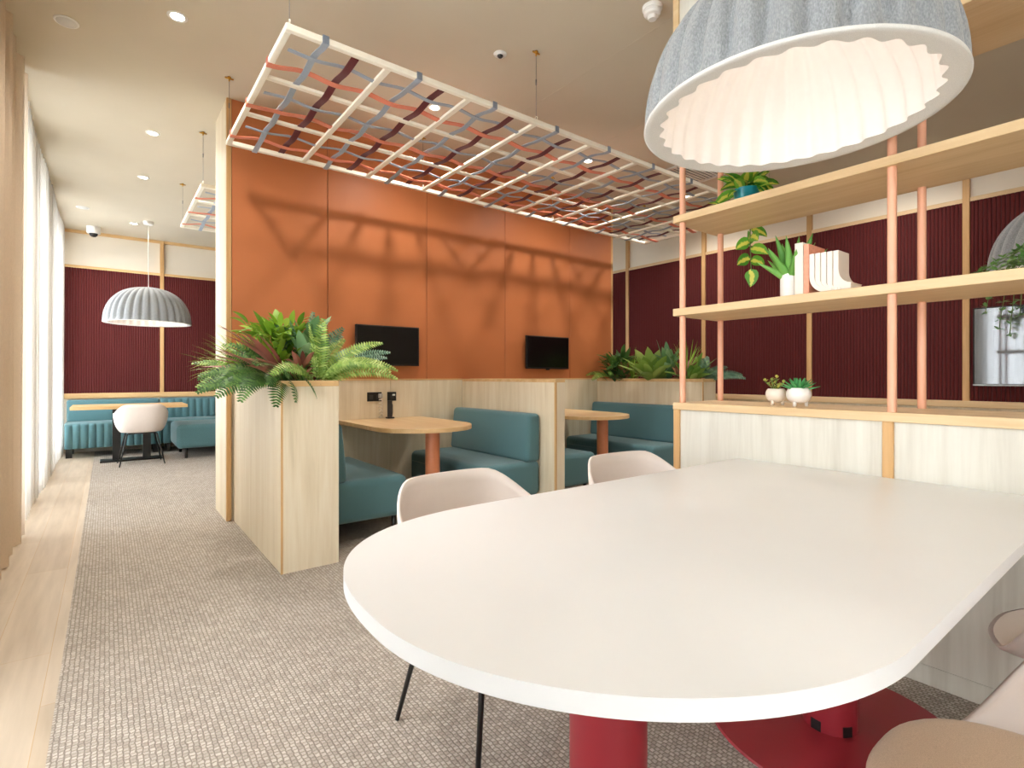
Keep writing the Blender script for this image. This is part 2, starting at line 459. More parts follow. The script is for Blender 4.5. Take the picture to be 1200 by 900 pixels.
# east wall
we = struct('wall_east', B((XE, YS, 0), (XE + 0.15, YN + 0.15, CH)), M['cream'])
by = [9.3, 7.96, 6.62, 5.28, 3.99, 2.665, 1.30, -0.05, -1.4]
lst = [YN] + by + [YS]
for b, a in zip(lst, lst[1:]):
    if b < 1.0: pass
    ribbed('acoustic_panel', we, 'y', XE, a + 0.026, b - 0.026, 0.90, UZ0, -1)
for y in by:
    B((XE - 0.045, y - 0.026, 0.845), (XE, y + 0.026, CH - 0.04), 0.004).build('batten', M['oak_z'], we)
B((XE - 0.055, YS, 0.84), (XE, YN, 0.90), 0.004).build('rail', M['oak_y'], we)
B((XE - 0.035, YS, UZ0), (XE, YN, UZ1), 0.004).build('rail', M['oak_y'], we)
B((XE - 0.02, YS, 0.0), (XE, YN, 0.84)).build('lower_panel', M['ash'], we)

# terracotta dividing wall
wc = struct('wall_center', B((DX0 + 0.01, DY0 + 0.02, 0), (DX1 - 0.01, DY1, CH)), M['ash'])
tag(wc, 'dividing wall of terracotta panels with two screens on it')
jo = [DX0 + 0.035, 1.515, 2.475, 3.43, 4.40, DX1 - 0.03]
for a, b in zip(jo, jo[1:]):
    B((a + 0.003, DY0, TOP), (b - 0.003, DY0 + 0.02, CH), 0.0015, 1).build('terracotta_panel', M['orange'], wc)
B((DX0 + 0.01, DY0 + 0.012, TOP), (DX1 - 0.01, DY0 + 0.019, CH)).build('joint_backing', M['joint'], wc)
B((DX0, DY0 - 0.004, 0), (DX0 + 0.035, DY0 + 0.024, CH), 0.003).build('corner_trim', M['oak_z'], wc)
B((DX1 - 0.03, DY0 - 0.004, 0), (DX1, DY1, CH), 0.003).build('corner_trim', M['oak_z'], wc)
B((DX0, DY0 + 0.024, 0), (DX0 + 0.01, DY1 + 0.004, CH)).build('end_panel', M['ash'], wc)
for a, b in ((1.113, 2.88), (2.98, 4.86)):
    mid = (a + b) / 2 + 0.1
    B((a, DY0 - 0.002, 0), (mid - .0015, DY0 + 0.02, TOP - 0.012)).build('wainscot_panel', M['ash'], wc)
    B((mid + .0015, DY0 - 0.002, 0), (b, DY0 + 0.02, TOP - 0.012)).build('wainscot_panel', M['ash'], wc)
    B((a, DY0 - 0.006, TOP - 0.012), (b, DY0 + 0.02, TOP + 0.003)).build('wainscot_cap', M['oak_x'], wc)

# ------------------------------------------------------------------ curtains
def pleats(y0, y1, xc, amp, wl, z0, z1, ph=0.0, jit=0.0, seed=1):
    rnd = random.Random(seed); n = int((y1 - y0) / wl * 10)
    wob = [rnd.uniform(-jit, jit) for _ in range(n + 2)]
    def fn(u, v):
        y = y0 + (y1 - y0) * u; i = int(u * n)
        k = 2 * PI * (y - y0) / wl + ph
        a = amp * (0.75 + 0.35 * v + 0.15 * math.sin(3 * u * PI))
        return Vector((xc + a * math.sin(k) + wob[i] * (1 - v * 0.5), y + 0.35 * amp * math.sin(2 * k), z0 + (z1 - z0) * v))
    return MB().grid(fn, n, 8)
c = thing('curtain', 'heavy beige woven drape gathered at the window', 'curtain', (-0.52, 4.4, 0))
pleats(3.95, 5.06, -0.495, 0.05, 0.26, 0.012, CH - 0.03, 0.6, 0.004, 3).build('drape', M['drape'], c)
B((-0.55, 3.95, CH - 0.03), (-0.50, 4.97, CH)).build('track', M['white'], c)
c = thing('curtain', 'white sheer curtain beside the beige drape', 'curtain', (-0.52, 6.2, 0), 'sheer window curtains')
pleats(5.08, 7.42, -0.53, 0.045, 0.135, 0.012, CH - 0.03, 0.0, 0.006, 4).build('sheer', M['sheer'], c)
B((-0.55, 4.99, CH - 0.03), (-0.50, 7.42, CH)).build('track', M['white'], c)
c = thing('curtain', 'white sheer curtain reaching the maroon far wall', 'curtain', (-0.52, 8.8, 0), 'sheer window curtains')
pleats(7.45, 10.0, -0.53, 0.045, 0.135, 0.012, CH - 0.03, 0.4, 0.006, 5).build('sheer', M['sheer'], c)
B((-0.55, 7.45, CH - 0.03), (-0.50, 10.0, CH)).build('track', M['white'], c)

c = thing('curtain', 'unseen white sheer curtain added to soften the near window light', 'curtain', (-0.55, 0.7, 0), 'sheer window curtains')  # out of view, added to diffuse daylight from the near windows
pleats(-2.45, 3.9, -0.56, 0.035, 0.15, 0.012, CH - 0.03, 0.4, 0.006, 6).build('sheer', M['sheer'], c)
B((-0.58, -2.45, CH - 0.03), (-0.53, 3.9, CH)).build('track', M['white'], c)

# ------------------------------------------------------------------ booth partitions / planters
def planter(name, label, x0, x1, y0, y1, grp):
    t = thing(name, label, 'planter', ((x0 + x1) / 2, (y0 + y1) / 2, 0), grp)
    w = 0.022; zt = TOP - 0.034
    B((x0, y0, 0), (x0 + w, y1, zt)).build('side_panel', M['ash'], t)
    B((x1 - w, y0, 0), (x1, y1, zt)).build('side_panel', M['ash'], t)
    B((x0 + w, y0, 0), (x1 - w, y0 + w, zt)).build('end_panel', M['ash'], t)
    B((x0 + w, y1 - w, 0), (x1 - w, y1, zt)).build('end_panel', M['ash'], t)
    r = MB(); e = 0.03
    r.box((x0 - .001, y0 - .001, zt), (x0 + e, y1, TOP), .002, 1); r.box((x1 - e, y0 - .001, zt), (x1 + .001, y1, TOP), .002, 1)
    r.box((x0 + e, y0 - .001, zt), (x1 - e, y0 + e, TOP), .002, 1); r.box((x0 + e, y1 - e, zt), (x1 - e, y1, TOP), .002, 1)
    r.build('rim', M['oak_x'], t)
    B((x0 - .0015, y0 - .0015, 0), (x0 + .009, y0 + .009, zt)).build('corner_edging', M['oak_z'], t)
    B((x0 + w, y0 + w, zt - 0.08), (x1 - w, y1 - w, zt - 0.04)).build('soil', M['soil'], t)
    return t
PX0, PX1, PY0 = 0.785, 1.113, 3.168
planter('planter_box', 'tall pale ash planter partition at the walkway end of the booths', PX0, PX1, PY0, DY0 - 0.006, 'planter partitions')
QX0, QX1, QY0 = 4.86, 5.09, 3.10
planter('planter_box', 'tall pale ash planter partition behind the second booth', QX0, QX1, QY0, DY0 - 0.006, 'planter partitions')
t = thing('booth_partition', 'pale ash partition between the two booths', 'partition', (2.93, 3.9, 0))
B((2.88, 3.2, 0), (2.98, DY0 - 0.006, TOP - 0.025)).build('panel', M['ash'], t)
B((2.88, 3.168, 0), (2.98, 3.2, TOP - 0.025)).build('end_panel', M['ash'], t)
B((2.8775, 3.1655, 0), (2.892, 3.182, TOP - 0.025)).build('corner_edging', M['oak_z'], t)
B((2.878, 3.166, TOP - 0.025), (2.982, DY0 - 0.006, TOP), .002, 1).build('cap', M['oak_x'], t)

# ------------------------------------------------------------------ booth benches
def bench(label, xb, s, y0, y1, depth=0.60):
    t = thing('booth_bench', label, 'bench', (xb + s * depth / 2, (y0 + y1) / 2, 0), 'teal booth benches')
    xf = xb + s * depth
    def bx(a, b): return (min(a, b), max(a, b))
    a, b = bx(xb + s * 0.005, xf)
    m = MB().box((a, y0, 0.137), (b, y1, 0.425), 0.05, 5); 
    seat = m.build('seat', M['teal'], t, angle=50)
    zz = 0.335
    MB().tube([(xf + s * 0.001, y0 + .055, zz), (xf + s * 0.001, y1 - .055, zz)], 0.0025, 6).build('piping', M['teal'], seat)
    # backrest with a slight lean
    bm_ = bmesh.new(); bmesh.ops.create_cube(bm_, size=1)
    for v in bm_.verts:
        z = 0.415 + (v.co.z + .5) * 0.40
        top = v.co.z > 0
        xo = xb + s * 0.006 if v.co.x * s < 0 else xb + s * (0.125 if top else 0.165)
        v.co = Vector((xo, (y0 + .004) + (v.co.y + .5) * (y1 - y0 - .008), z))
    bmesh.ops.bevel(bm_, geom=list(bm_.edges), offset=0.035, segments=5, profile=0.5, affect='EDGES')
    m = MB(); m.merge(bm_); m.build('backrest', M['teal'], t, angle=50)
    for x in (xb + s * 0.08, xf - s * 0.08):
        for y in (y0 + 0.08, y1 - 0.08):
            MB().tube([(x, y, 0.0), (x, y, 0.14)], 0.016, 10).build('leg', M['black'], t)
bench('teal booth bench against the back of the walkway planter', 1.113, 1, 3.44, 4.56)
bench('teal booth bench facing the walkway planter, backed by the middle partition', 2.88, -1, 3.34, 4.56)
bench('teal bench of the second booth with its back to the middle partition', 2.98, 1, 3.40, 4.56, 0.63)
bench('teal bench of the second booth under the fern planter', 4.86, -1, 3.30, 4.56, 0.57)

# ------------------------------------------------------------------ booth tables
def booth_table(label, xc):
    t = thing('booth_table', label, 'table', (xc, 4.0, 0), 'booth tables')
    r = 0.40; yc = 3.80; poly = []
    for k in range(33):
        a = PI + PI * k / 32; poly.append((xc + r * math.cos(a), yc + r * math.sin(a)))
    poly += [(xc + r, DY0 - 0.008), (xc - r, DY0 - 0.008)]
    bm_ = MB(); bm_.prism(poly, 0.708, 0.74)
    bm_.build('tabletop', M['oak_top'], t)
    e = MB(); pts = poly + [poly[0]]
    e.ring_loft([[Vector((xc + (x - xc) * 1.0015, y - .0008 if y < 4.5 else y, z)) for x, y in poly] for z in (0.709, 0.7385)], False, False)
    e.build('edge_band', M['oak_x'], t)
    MB().tube([(xc, 3.62, 0.0), (xc, 3.62, 0.709)], 0.056, 28).build('leg', M['copperleg'], t, angle=40)
    MB().lathe([(0.0, 0.0), (0.085, 0.0), (0.085, 0.008), (0.0, 0.008)], (xc, 3.62, 0), 28).build('foot_plate', M['copperleg'], t, angle=40)
booth_table('oak booth table with a copper leg, beside the wall sockets', 2.005)
booth_table('oak booth table with a copper leg in the second booth', 3.92)

# wall sockets, plug, charging post
def socket(label, x0, x1):
    t = thing('wall_socket', label, 'socket', ((x0 + x1) / 2, DY0, 0.9), 'black wall sockets')
    B((x0, DY0 - 0.012, 0.897), (x1, DY0 - 0.001, 0.980), 0.003).build('plate', M['black'], t)
    n = 2 if x1 - x0 > 0.1 else 1
    for i in range(n):
        cx = x0 + (x1 - x0) * (i + .5) / n
        B((cx - .018, DY0 - 0.0135, 0.915), (cx + .018, DY0 - 0.0115, 0.955), 0.001, 1).build('insert', M['grey_dark'], t)
    if n == 1: B((x1 - .042, DY0 - 0.02, 0.945), (x1 - .016, DY0 - 0.0135, 0.96), .002, 1).build('switch', M['white'], t)
socket('double black wall socket above the booth table', 1.868, 2.005)
socket('single black wall socket with a white switch above the booth table', 2.062, 2.150)
t = thing('power_plug', 'clear plug and coiled pale cable in the black socket', 'plug', (1.985, 4.55, 0.74))
MB().box((1.966, 4.535, 0.925), (2.0, 4.572, 0.968), 0.008, 3).build('plug_body', M['clearplug'], t, angle=50)
pts = [(1.984 + .016 * math.cos(k * .9), 4.545 + .012 * math.sin(k * .9), 0.928 - 0.178 * k / 40 - 0.008 * math.sin(k * .9)) for k in range(41)]
MB().tube(pts, 0.0045, 6).build('cable', M['potcream'], t)
t = thing('charging_post', 'slim dark charging post standing at the back of the booth table', 'charger', (2.055, 4.50, 0.74))
MB().box((2.022, 4.475, 0.741), (2.088, 4.535, 0.754), 0.004).build('base', M['black'], t)
MB().box((2.032, 4.488, 0.752), (2.072, 4.518, 0.905), 0.006, 3).build('post', M['grey_dark'], t)
MB().tube([(2.072, 4.51, 0.89), (2.092, 4.53, 0.86), (2.10, 4.545, 0.80), (2.09, 4.54, 0.7435)], 0.003, 6).build('cable', M['grey_dark'], t)

# ------------------------------------------------------------------ television screens
def tv(label, axis, c, w, h, glossy=False):
    x, y, z = c
    t = thing('tv', label, 'television', c, 'wall screens')
    def bb(u0, u1, d0, d1, z0, z1, bev=0.0):
        if axis == 'y': return B((x + u0, y - d1, z + z0), (x + u1, y - d0, z + z1), bev)
        return B((x - d1, y + u0, z + z0), (x - d0, y + u1, z + z1), bev)
    bb(-.13, .13, -0.02, 0.035, -.10, .10).build('wall_mount', M['black'], t)
    bb(-w / 2, w / 2, 0.035, 0.065, -h / 2, h / 2, 0.004).build('casing', M['black'], t)
    bb(-w / 2 + .012, w / 2 - .012, 0.064, 0.0665, -h / 2 + .018, h / 2 - .012).build('screen', M['mirrorscreen' if glossy else 'blackgloss'], t)
    bb(-.02, .02, 0.04, 0.064, -h / 2 - .014, -h / 2 + .002, 0.004).build('sensor', M['black'], t)
    if glossy: bb(-w / 2, w / 2, 0.0665, 0.069, -h / 2, -h / 2 + .014).build('bottom_strip', M['steel'], t)
    return t
a = tv('black screen on the terracotta wall above the booth with sockets', 'y', (2.05, DY0, 1.405), 0.62, 0.365)
b = tv('black screen on the terracotta wall above the second booth', 'y', (4.0, DY0, 1.395), 0.64, 0.37)
tv('large glossy screen mounted on the ribbed maroon wall', 'x', (XE - 0.032, 0.625, 1.39), 1.23, 0.70, True)

# ------------------------------------------------------------------ woven ceiling lattices
def lattice(label, X0, Y0):
    NX, NY = 27, 9; dx = 4.69 / NX; dy = 1.58 / NY; Z = 2.81
    X1, Y1 = X0 + NX * dx, Y0 + NY * dy
    t = thing('ceiling_lattice', label, 'ceiling lattice', (X0, Y0, Z), 'woven ceiling lattices')
    f = MB(); h = 0.0165
    f.box((X0 - h, Y0 - h, Z - h), (X1 + h, Y0 + h, Z + h), .006, 2); f.box((X0 - h, Y1 - h, Z - h), (X1 + h, Y1 + h, Z + h), .006, 2)
    f.box((X0 - h, Y0 + h, Z - h), (X0 + h, Y1 - h, Z + h), .006, 2); f.box((X1 - h, Y0 + h, Z - h), (X1 + h, Y1 - h, Z + h), .006, 2)
    f.build('frame', M['lattice'], t)
    A = 0.009
    for j in (3, 6): B((X0 + h, Y0 + j * dy - .018, Z - .003), (X1 - h, Y0 + j * dy + .018, Z + .016), .004).build('slat', M['lattice'], t)
    for i in range(3, NX, 3): B((X0 + i * dx - .018, Y0 + h, Z - .015), (X0 + i * dx + .018, Y1 - h, Z + .004), .004).build('slat', M['lattice'], t)
    def strap(along, k, w, mat, wrap, label):
        n = NX if along == 'x' else NY; d = dx if along == 'x' else dy
        S = 8; pts = []
        for q in range(n * S + 1):
            u = q / S; i = int(u); fr = u - i
            def zz(i):
                if i == 0 or i == n: return (-h - 0.002) if wrap else 0.0
                if along == 'x': return A * (1 if (i + k) % 2 else -1)
                return A * (-1 if (i + k) % 2 else 1)
            s_ = fr * fr * (3 - 2 * fr)
            z = zz(i) * (1 - s_) + zz(min(i + 1, n)) * s_
            pts.append((u * d, Z + z))
        m = MB(); th = 0.0022
        if wrap:
            L = n * d
            pts = [(-h - .003, Z + h + .003), (-h - .003, Z - h - .003)] + [(p if 0.02 < p < L - .02 else p, z) for p, z in pts] + [(L + h + .003, Z - h - .003), (L + h + .003, Z + h + .003)]
        else:
            pts = pts[2:-2]
        rings = []
        for p, z in pts:
            if along == 'x': c0 = (X0 + p, Y0 + k * dy); e = (0, w / 2)
            else: c0 = (X0 + k * dx, Y0 + p); e = (w / 2, 0)
            rings.append([Vector((c0[0] - e[0], c0[1] - e[1], z - th)), Vector((c0[0] + e[0], c0[1] + e[1], z - th)),
                          Vector((c0[0] + e[0], c0[1] + e[1], z + th)), Vector((c0[0] - e[0], c0[1] - e[1], z + th))])
        m.ring_loft(rings, True, True, smooth=False)
        o = m.build('strap', M[mat], t); o['label'] = label
    for k in (1, 4, 7): strap('x', k, 0.028, 'bluegrey', False, 'blue grey webbing strap')
    for k in (2, 5, 8): strap('x', k, 0.044, 'coral', True, 'coral webbing strap')
    for k in range(1, NX, 3): strap('y', k, 0.034, 'bluegrey', True, 'blue grey webbing strap')
    for k in range(2, NX, 3): strap('y', k, 0.042, 'burgundy', False, 'burgundy webbing strap')
    for x in (X0 + .004, X0 + 1.565, X0 + 3.13, X1 - .004):
        for y in (Y0, Y1):
            c = MB().tube([(x, y, Z + h), (x, y, CH - 0.03)], 0.0016, 6).build('suspension_cable', M['steel'], t)
            b_ = MB(); b_.tube([(x, y, CH - 0.012), (x, y, CH - 0.0005)], 0.012, 12)
            b_.tube([(x - .028, y, CH - 0.012), (x + .028, y, CH - 0.012)], 0.006, 8)
            b_.tube([(x, y, CH - 0.032), (x, y, CH - 0.010)], 0.005, 8)
            b_.build('ceiling_hook', M['brass'], c)
            MB().tube([(x, y, Z + .25), (x, y, Z + .285)], 0.005, 8).build('cable_adjuster', M['steel'], c)
            MB().tube([(x, y + .012 * math.cos(q), Z + h + .012 + .012 * math.sin(q)) for q in [2 * PI * k / 10 for k in range(11)]], 0.003, 6).build('eye_bolt', M['lattice'], c)
    return t
lat = lattice('woven strap lattice hanging before the terracotta wall', 0.697, 2.68)
dup(lat, (0.672, 5.36, 2.81), 'woven strap lattice hanging beyond the terracotta wall over the walkway side')

# ------------------------------------------------------------------ felt bell pendants
def pendant(label, loc, R=0.515):
    x, y, z = loc; Hh = R * 0.97; ri = R - 0.06
    t = thing('pendant_lamp', label, 'pendant lamp', loc, 'felt bell pendants')
    N = 30; seg = N * 10
    def prof(R0, H0, n=20, t0=0.0):
        out = []
        for i in range(n + 1):
            a = t0 + (PI / 2 - t0 - 0.10) * i / n
            out.append((R0 * math.cos(a) ** 0.82, H0 * math.sin(a) ** 0.95))
        return out
    def outer(r, zz, a):
        k = min(1, zz / 0.035) * (0.3 + 0.7 * r / R)
        c = math.cos(N * a); return r - 0.030 * k * (0.5 - 0.5 * c) ** 2.5
    sh = MB(); p = prof(R, Hh)
    sh.lathe(p + [(0.02, Hh * 0.999)], loc, seg, outer)
    sh.build('shade', M['felt'], t)
    li = MB()
    def inner(r, zz, a):
        c = math.sin(N * a + 0.3 * math.sin(N * a))
        return r + 0.010 * c * (0.25 + 0.75 * r / R)
    li.lathe([(ri, 0.004)] + prof(ri - 0.003, Hh - 0.05, 20, 0.06) + [(0.02, Hh - 0.05)], loc, seg, inner)
    li.build('liner', M['liner'], t)
    rm = MB(); rm.lathe([(R, 0.006), (R + 0.002, 0.0), (R - 0.004, -0.004), (R - 0.02, -0.003), (ri, 0.004)], loc, seg,
                        lambda r, zz, a: inner(r, zz, a) if r < ri + 0.005 else r)
    rm.build('rim', M['rimgrey'], t)
    MB().tube([(x, y, z + Hh - 0.04), (x, y, CH - 0.02)], 0.004, 8).build('cord', M['white'], t)
    MB().lathe([(0.0, -0.045), (0.05, -0.045), (0.06, -0.035), (0.062, -0.0005), (0.0, -0.0005)], (x, y, CH), 24).build('ceiling_rose', M['white'], t, angle=40)
    s = MB(); s.tube([(x, y, z + Hh - 0.075), (x, y, z + Hh - 0.01)], 0.025, 16); s.build('lamp_holder', M['white'], t, angle=40)
    b_ = MB(); b_.lathe([(0.002, -0.06)] + [(0.06 * math.sin(q * PI / 10), -0.06 * math.cos(q * PI / 10)) for q in range(1, 10)] + [(0.002, 0.06)], (x, y, z + Hh - 0.125), 20)
    b_.build('bulb', M['bulb'], t, smooth=True)
    return t
pendant('huge grey felt bell pendant over the white stadium table', (1.855, 0.858, 2.011), 0.478)
pendant('grey felt bell pendant over the dining table by the curtains', (0.463, 8.94, 1.862))
pendant('grey felt bell pendant before the screen on the maroon wall', (5.2, 0.44, 1.86))

# ------------------------------------------------------------------ large white table
t = thing('dining_table', 'large white stadium shaped table on crimson columns', 'table', (1.5, 0.77, 0))
yc, r = 0.783, 0.537; cx = 0.905; poly = []
for k in range(81):
    a = PI / 2 + PI * k / 80; ex = 2.5 if k < 40 else 1.93
    q = (abs(math.cos(a)) ** ex + abs(math.sin(a)) ** ex) ** (-1 / ex)
    poly.append((cx + 0.568 * q * math.cos(a), yc + r * q * math.sin(a)))
poly += [(2.352, yc - r), (2.352, yc + r)]
bm_ = bmesh.new(); zt, th = 0.74, 0.029
vb = [bm_.verts.new((x_, y_, zt - th)) for x_, y_ in poly]; vt = [bm_.verts.new((x_, y_, zt)) for x_, y_ in poly]
bm_.faces.new(list(reversed(vb))); bm_.faces.new(vt)
for i in range(len(poly)):
    j = (i + 1) % len(poly); bm_.faces.new((vb[i], vb[j], vt[j], vt[i]))
te = [e for e in bm_.edges if abs(e.verts[0].co.z - e.verts[1].co.z) < 1e-6]
bmesh.ops.bevel(bm_, geom=te, offset=0.003, segments=2, profile=0.5, affect='EDGES')
m = MB(); m.merge(bm_); m.build('tabletop', M['tablewhite'], t, angle=35)
yc = 0.724
for x in (0.80, 1.848):
    c = MB(); c.tube([(x, yc, 0.010), (x, yc, zt - th)], 0.077, 48)
    c.build('column', M['red'], t, angle=40)
    d = MB(); d.lathe([(0.0, 0.0), (0.365, 0.0), (0.368, 0.004), (0.365, 0.011), (0.0, 0.012)], (x, yc, 0), 72)
    d.build('base_disc', M['red'], t, angle=40)
    k = MB()
    for (dx_, dy_) in ((-0.042, -0.072), (-0.0885, 0.012)):
        L_ = math.hypot(dx_, dy_); nx_, ny_ = dx_ / L_, dy_ / L_
        bb = bmesh.new(); bmesh.ops.create_cube(bb, size=1)
        rot = Matrix.Rotation(math.atan2(ny_, nx_), 4, 'Z')
        k.merge(bb, Matrix.Translation((x + nx_ * 0.0745, yc + ny_ * 0.0745, 0.028)) @ rot @ Matrix.Diagonal((0.007, 0.03, 0.032, 1)))
    k.build('cable_cutout', M['black'], t)

# ------------------------------------------------------------------ shell chairs
def make_chair(label, pad, leg_mat):
    """tub chair: faces +Y, origin on the floor below the seat centre"""
    t = thing('shell_chair', label, 'chair', (0, 0, 0), 'blush shell chairs')
    def sm(a, b, x):
        q = max(0, min(1, (x - a) / (b - a))); return q * q * (3 - 2 * q)
    def rim(th):
        # th = 0 at the back, +-pi at the front
        a = abs(th)
        hgt = 0.775 - 0.115 * sm(0.55, 1.35, a) - 0.225 * sm(1.72, 2.48, a)
        ex = 2.6
        cxx, syy = math.sin(th), -math.cos(th)
        rr = (abs(cxx) ** ex + abs(syy) ** ex) ** (-1 / ex)
        wx = 0.285 - 0.045 * sm(1.9, 3.0, a)
        return Vector((cxx * rr * wx, syy * rr * (0.285 if a < PI / 2 else 0.25), hgt))
    def base(th):
        ex = 2.5; cxx, syy = math.sin(th), -math.cos(th)
        rr = (abs(cxx) ** ex + abs(syy) ** ex) ** (-1 / ex)
        return Vector((cxx * rr * 0.215, syy * rr * 0.21, 0.425))
    def fn(u, v):
        th = -PI + 2 * PI * u; b_, p = base(th), rim(th)
        if v < 0.45:
            q = v / 0.45; return Vector((b_.x * q, b_.y * q, 0.412 + 0.013 * q * q))
        q = (v - 0.45) / 0.55
        k = math.sin(q * PI / 2); zq = 1 - math.cos(q * PI / 2) ** 0.9
        return Vector((b_.x + (p.x - b_.x) * k, b_.y + (p.y - b_.y) * k, b_.z + (p.z - b_.z) * (0.25 * k + 0.75 * zq) if p.z > b_.z else p.z))
    m = MB(); m.grid(fn, 72, 22, closeu=True)
    bmesh.ops.remove_doubles(m.bm, verts=list(m.bm.verts), dist=0.0006)
    sh = m.build('shell', M['shell'], t)
    md = sh.modifiers.new('thick', 'SOLIDIFY'); md.thickness = 0.011; md.offset = 0.0
    if pad:
        def pf(u, v):
            th = -PI + 2 * PI * u; b_ = base(th); f = 1.08; b_.y *= 1.17 if b_.y > 0 else 1.0
            if v < 0.6: q = v / 0.6; return Vector((b_.x * f * q * .93, b_.y * f * q * .93 + .012, 0.470 - 0.006 * q * q))
            q = (v - .6) / .4; k = 0.93 + 0.07 * math.sin(q * PI)
            return Vector((b_.x * f * k, b_.y * f * k + .012, 0.464 - 0.038 * q))
        m = MB(); m.grid(pf, 56, 14, closeu=True); bmesh.ops.remove_doubles(m.bm, verts=list(m.bm.verts), dist=0.0005)
        m.build('seat_pad', M['pad'], t)
    fr = MB()
    for s in (-1, 1):
        fr.tube([(s * 0.13, -0.15, 0.402), (s * 0.13, 0.15, 0.402)], 0.009, 8)
    for y in (-0.12, 0.12): fr.tube([(-0.14, y, 0.402), (0.14, y, 0.402)], 0.009, 8)
    fr.build('seat_frame', leg_mat, t)
    for sx in (-1, 1):
        for sy in (-1, 1):
            MB().tube([(sx * 0.13, sy * 0.12, 0.404), (sx * 0.155, sy * 0.145, 0.395), (sx * 0.235, sy * 0.215, 0.004)], [0.009, 0.0095, 0.0075], 10).build('leg', leg_mat, t)
    return t
ch = make_chair('blush shell chair at the rounded end of the white table, facing the camera', False, M['black'])
ch.location = (1.0, 1.395, 0); ch.rotation_euler = (0, 0, PI + 0.06)
dup(ch, (1.83, 1.345, 0), 'blush shell chair across the white table, before the second booth', PI - 0.04)
cf = dup(ch, (0.352, 8.30, 0), 'blush shell chair pulled up to the far oak table', 0.03)
cp = make_chair('blush shell chair with tan seat pad, tucked under the camera side of the table', True, M['black'])
cp.location = (1.135, 0.085, 0); cp.rotation_euler = (0, 0, 0.0)
dup(ch, (1.99, 0.10, 0), 'blush shell chair beside the ash cabinet, mostly cut off by the picture edge', 0.0)

# ------------------------------------------------------------------ cabinet with open shelving
SX0, SX1, SY1, SY0 = 2.357, 2.775, 1.680, -0.62
t = thing('shelving_unit', 'open shelving on peach poles above a pale ash cabinet', 'shelving', (2.56, 0.5, 0))
ST = 0.030
B((SX0 + .012, SY0, 0.073), (SX1, SY1 - .004, 0.985 - ST)).build('cabinet_body', M['paleash'], t)
B((SX0 + .016, SY0, 0.0), (SX1, SY1 - .004, 0.070)).build('plinth', M['paleash'], t)
B((SX0 - .002, SY0, 0.952), (SX1 + .002, SY1, 0.988), .002, 1).build('worktop', M['oak_y'], t)
st_y = [1.66, 0.721, -0.218]
for y in st_y:
    B((SX0, y - .018, 0.002), (SX0 + .02, y + .018, 0.952), .002, 1).build('stile', M['oak_z'], t)
for z0, z1 in ((1.440, 1.478), (1.926, 1.963), (2.415, 2.452)):
    B((SX0 - .002, SY0, z0), (SX1 + .002, SY1, z1), .002, 1).build('shelf', M['oak_y'], t)
hd = MB(); hd.box((SX0 + .01, SY0, 2.93), (SX1 - .01, SY1 - .03, CH)); hd.build('top_panel', M['paleash'], t)
hd = MB(); hd.box((SX0, SY1 - .034, 2.90), (SX1, SY1, CH)); hd.box((SX0, SY0, 2.90), (SX1, SY1 - .034, 2.93))
hd.build('top_frame', M['oak_y'], t)
for y in (1.642, 0.715, -0.212):
    for x in (SX0 + .030, SX1 - .030):
        MB().tube([(x, y, 0.988), (x, y, 2.905)], 0.0155, 20).build('pole', M['pole'], t, angle=40)

# ------------------------------------------------------------------ shelf objects
def lathe_pot(prof): return prof
# cylinder pot + aloe
t = thing('potted_aloe', 'spiky aloe in a white cylinder pot on the middle shelf', 'plant', (2.52, 1.145, 1.478))
MB().lathe([(0.0, 0.0), (0.048, 0.0), (0.052, 0.004), (0.052, 0.118), (0.048, 0.118), (0.047, 0.095), (0.0, 0.095)], (2.52, 1.145, 1.478), 40).build('pot', M['potwhite'], t, angle=40)
m = MB(); rnd = random.Random(2)
for k in range(15):
    a = k * 2.4; el = 1.38 - 0.052 * k; L = 0.225 - 0.004 * k
    p = Vector((2.52 + 0.012 * math.cos(a), 1.145 + 0.012 * math.sin(a), 1.568)); pts = []; rs = []
    for i in range(8):
        q = i / 7; e = el - 0.25 * q + 0.2 * q * q
        pts.append(p.copy()); rs.append(0.029 * (1 - q) ** 0.75 + 0.0006)
        p = p + Vector((math.cos(a) * math.cos(e), math.sin(a) * math.cos(e), math.sin(e))) * L / 7
    m.tube(pts, rs, 8, 0.7)
m.build('leaves', M['aloe'], t)
# books and bookend
t = thing('book', 'white hardback standing beside the aloe pot', 'book', (2.49, 1.07, 1.478), 'books on the middle shelf')
B((2.412, 1.052, 1.4785), (2.57, 1.088, 1.712), .003).build('cover', M['potcream'], t)
B((2.42, 1.056, 1.482), (2.572, 1.084, 1.709)).build('pages', M['paper'], t)
t = thing('book', 'salmon covered hardback between the white book and the bookend', 'book', (2.49, 1.03, 1.478), 'books on the middle shelf')
B((2.415, 1.028, 1.4785), (2.575, 1.031, 1.700)).build('cover', M['copperbook'], t)
B((2.415, 1.046, 1.4785), (2.575, 1.049, 1.700)).build('cover', M['copperbook'], t)
B((2.411, 1.028, 1.4785), (2.415, 1.049, 1.700), .001, 1).build('spine', M['copperbook'], t)
B((2.418, 1.031, 1.481), (2.568, 1.046, 1.697)).build('pages', M['paper'], t)
t = thing('bookend', 'cream bookend of nested curved ribs on the middle shelf', 'bookend', (2.49, 0.95, 1.4785))
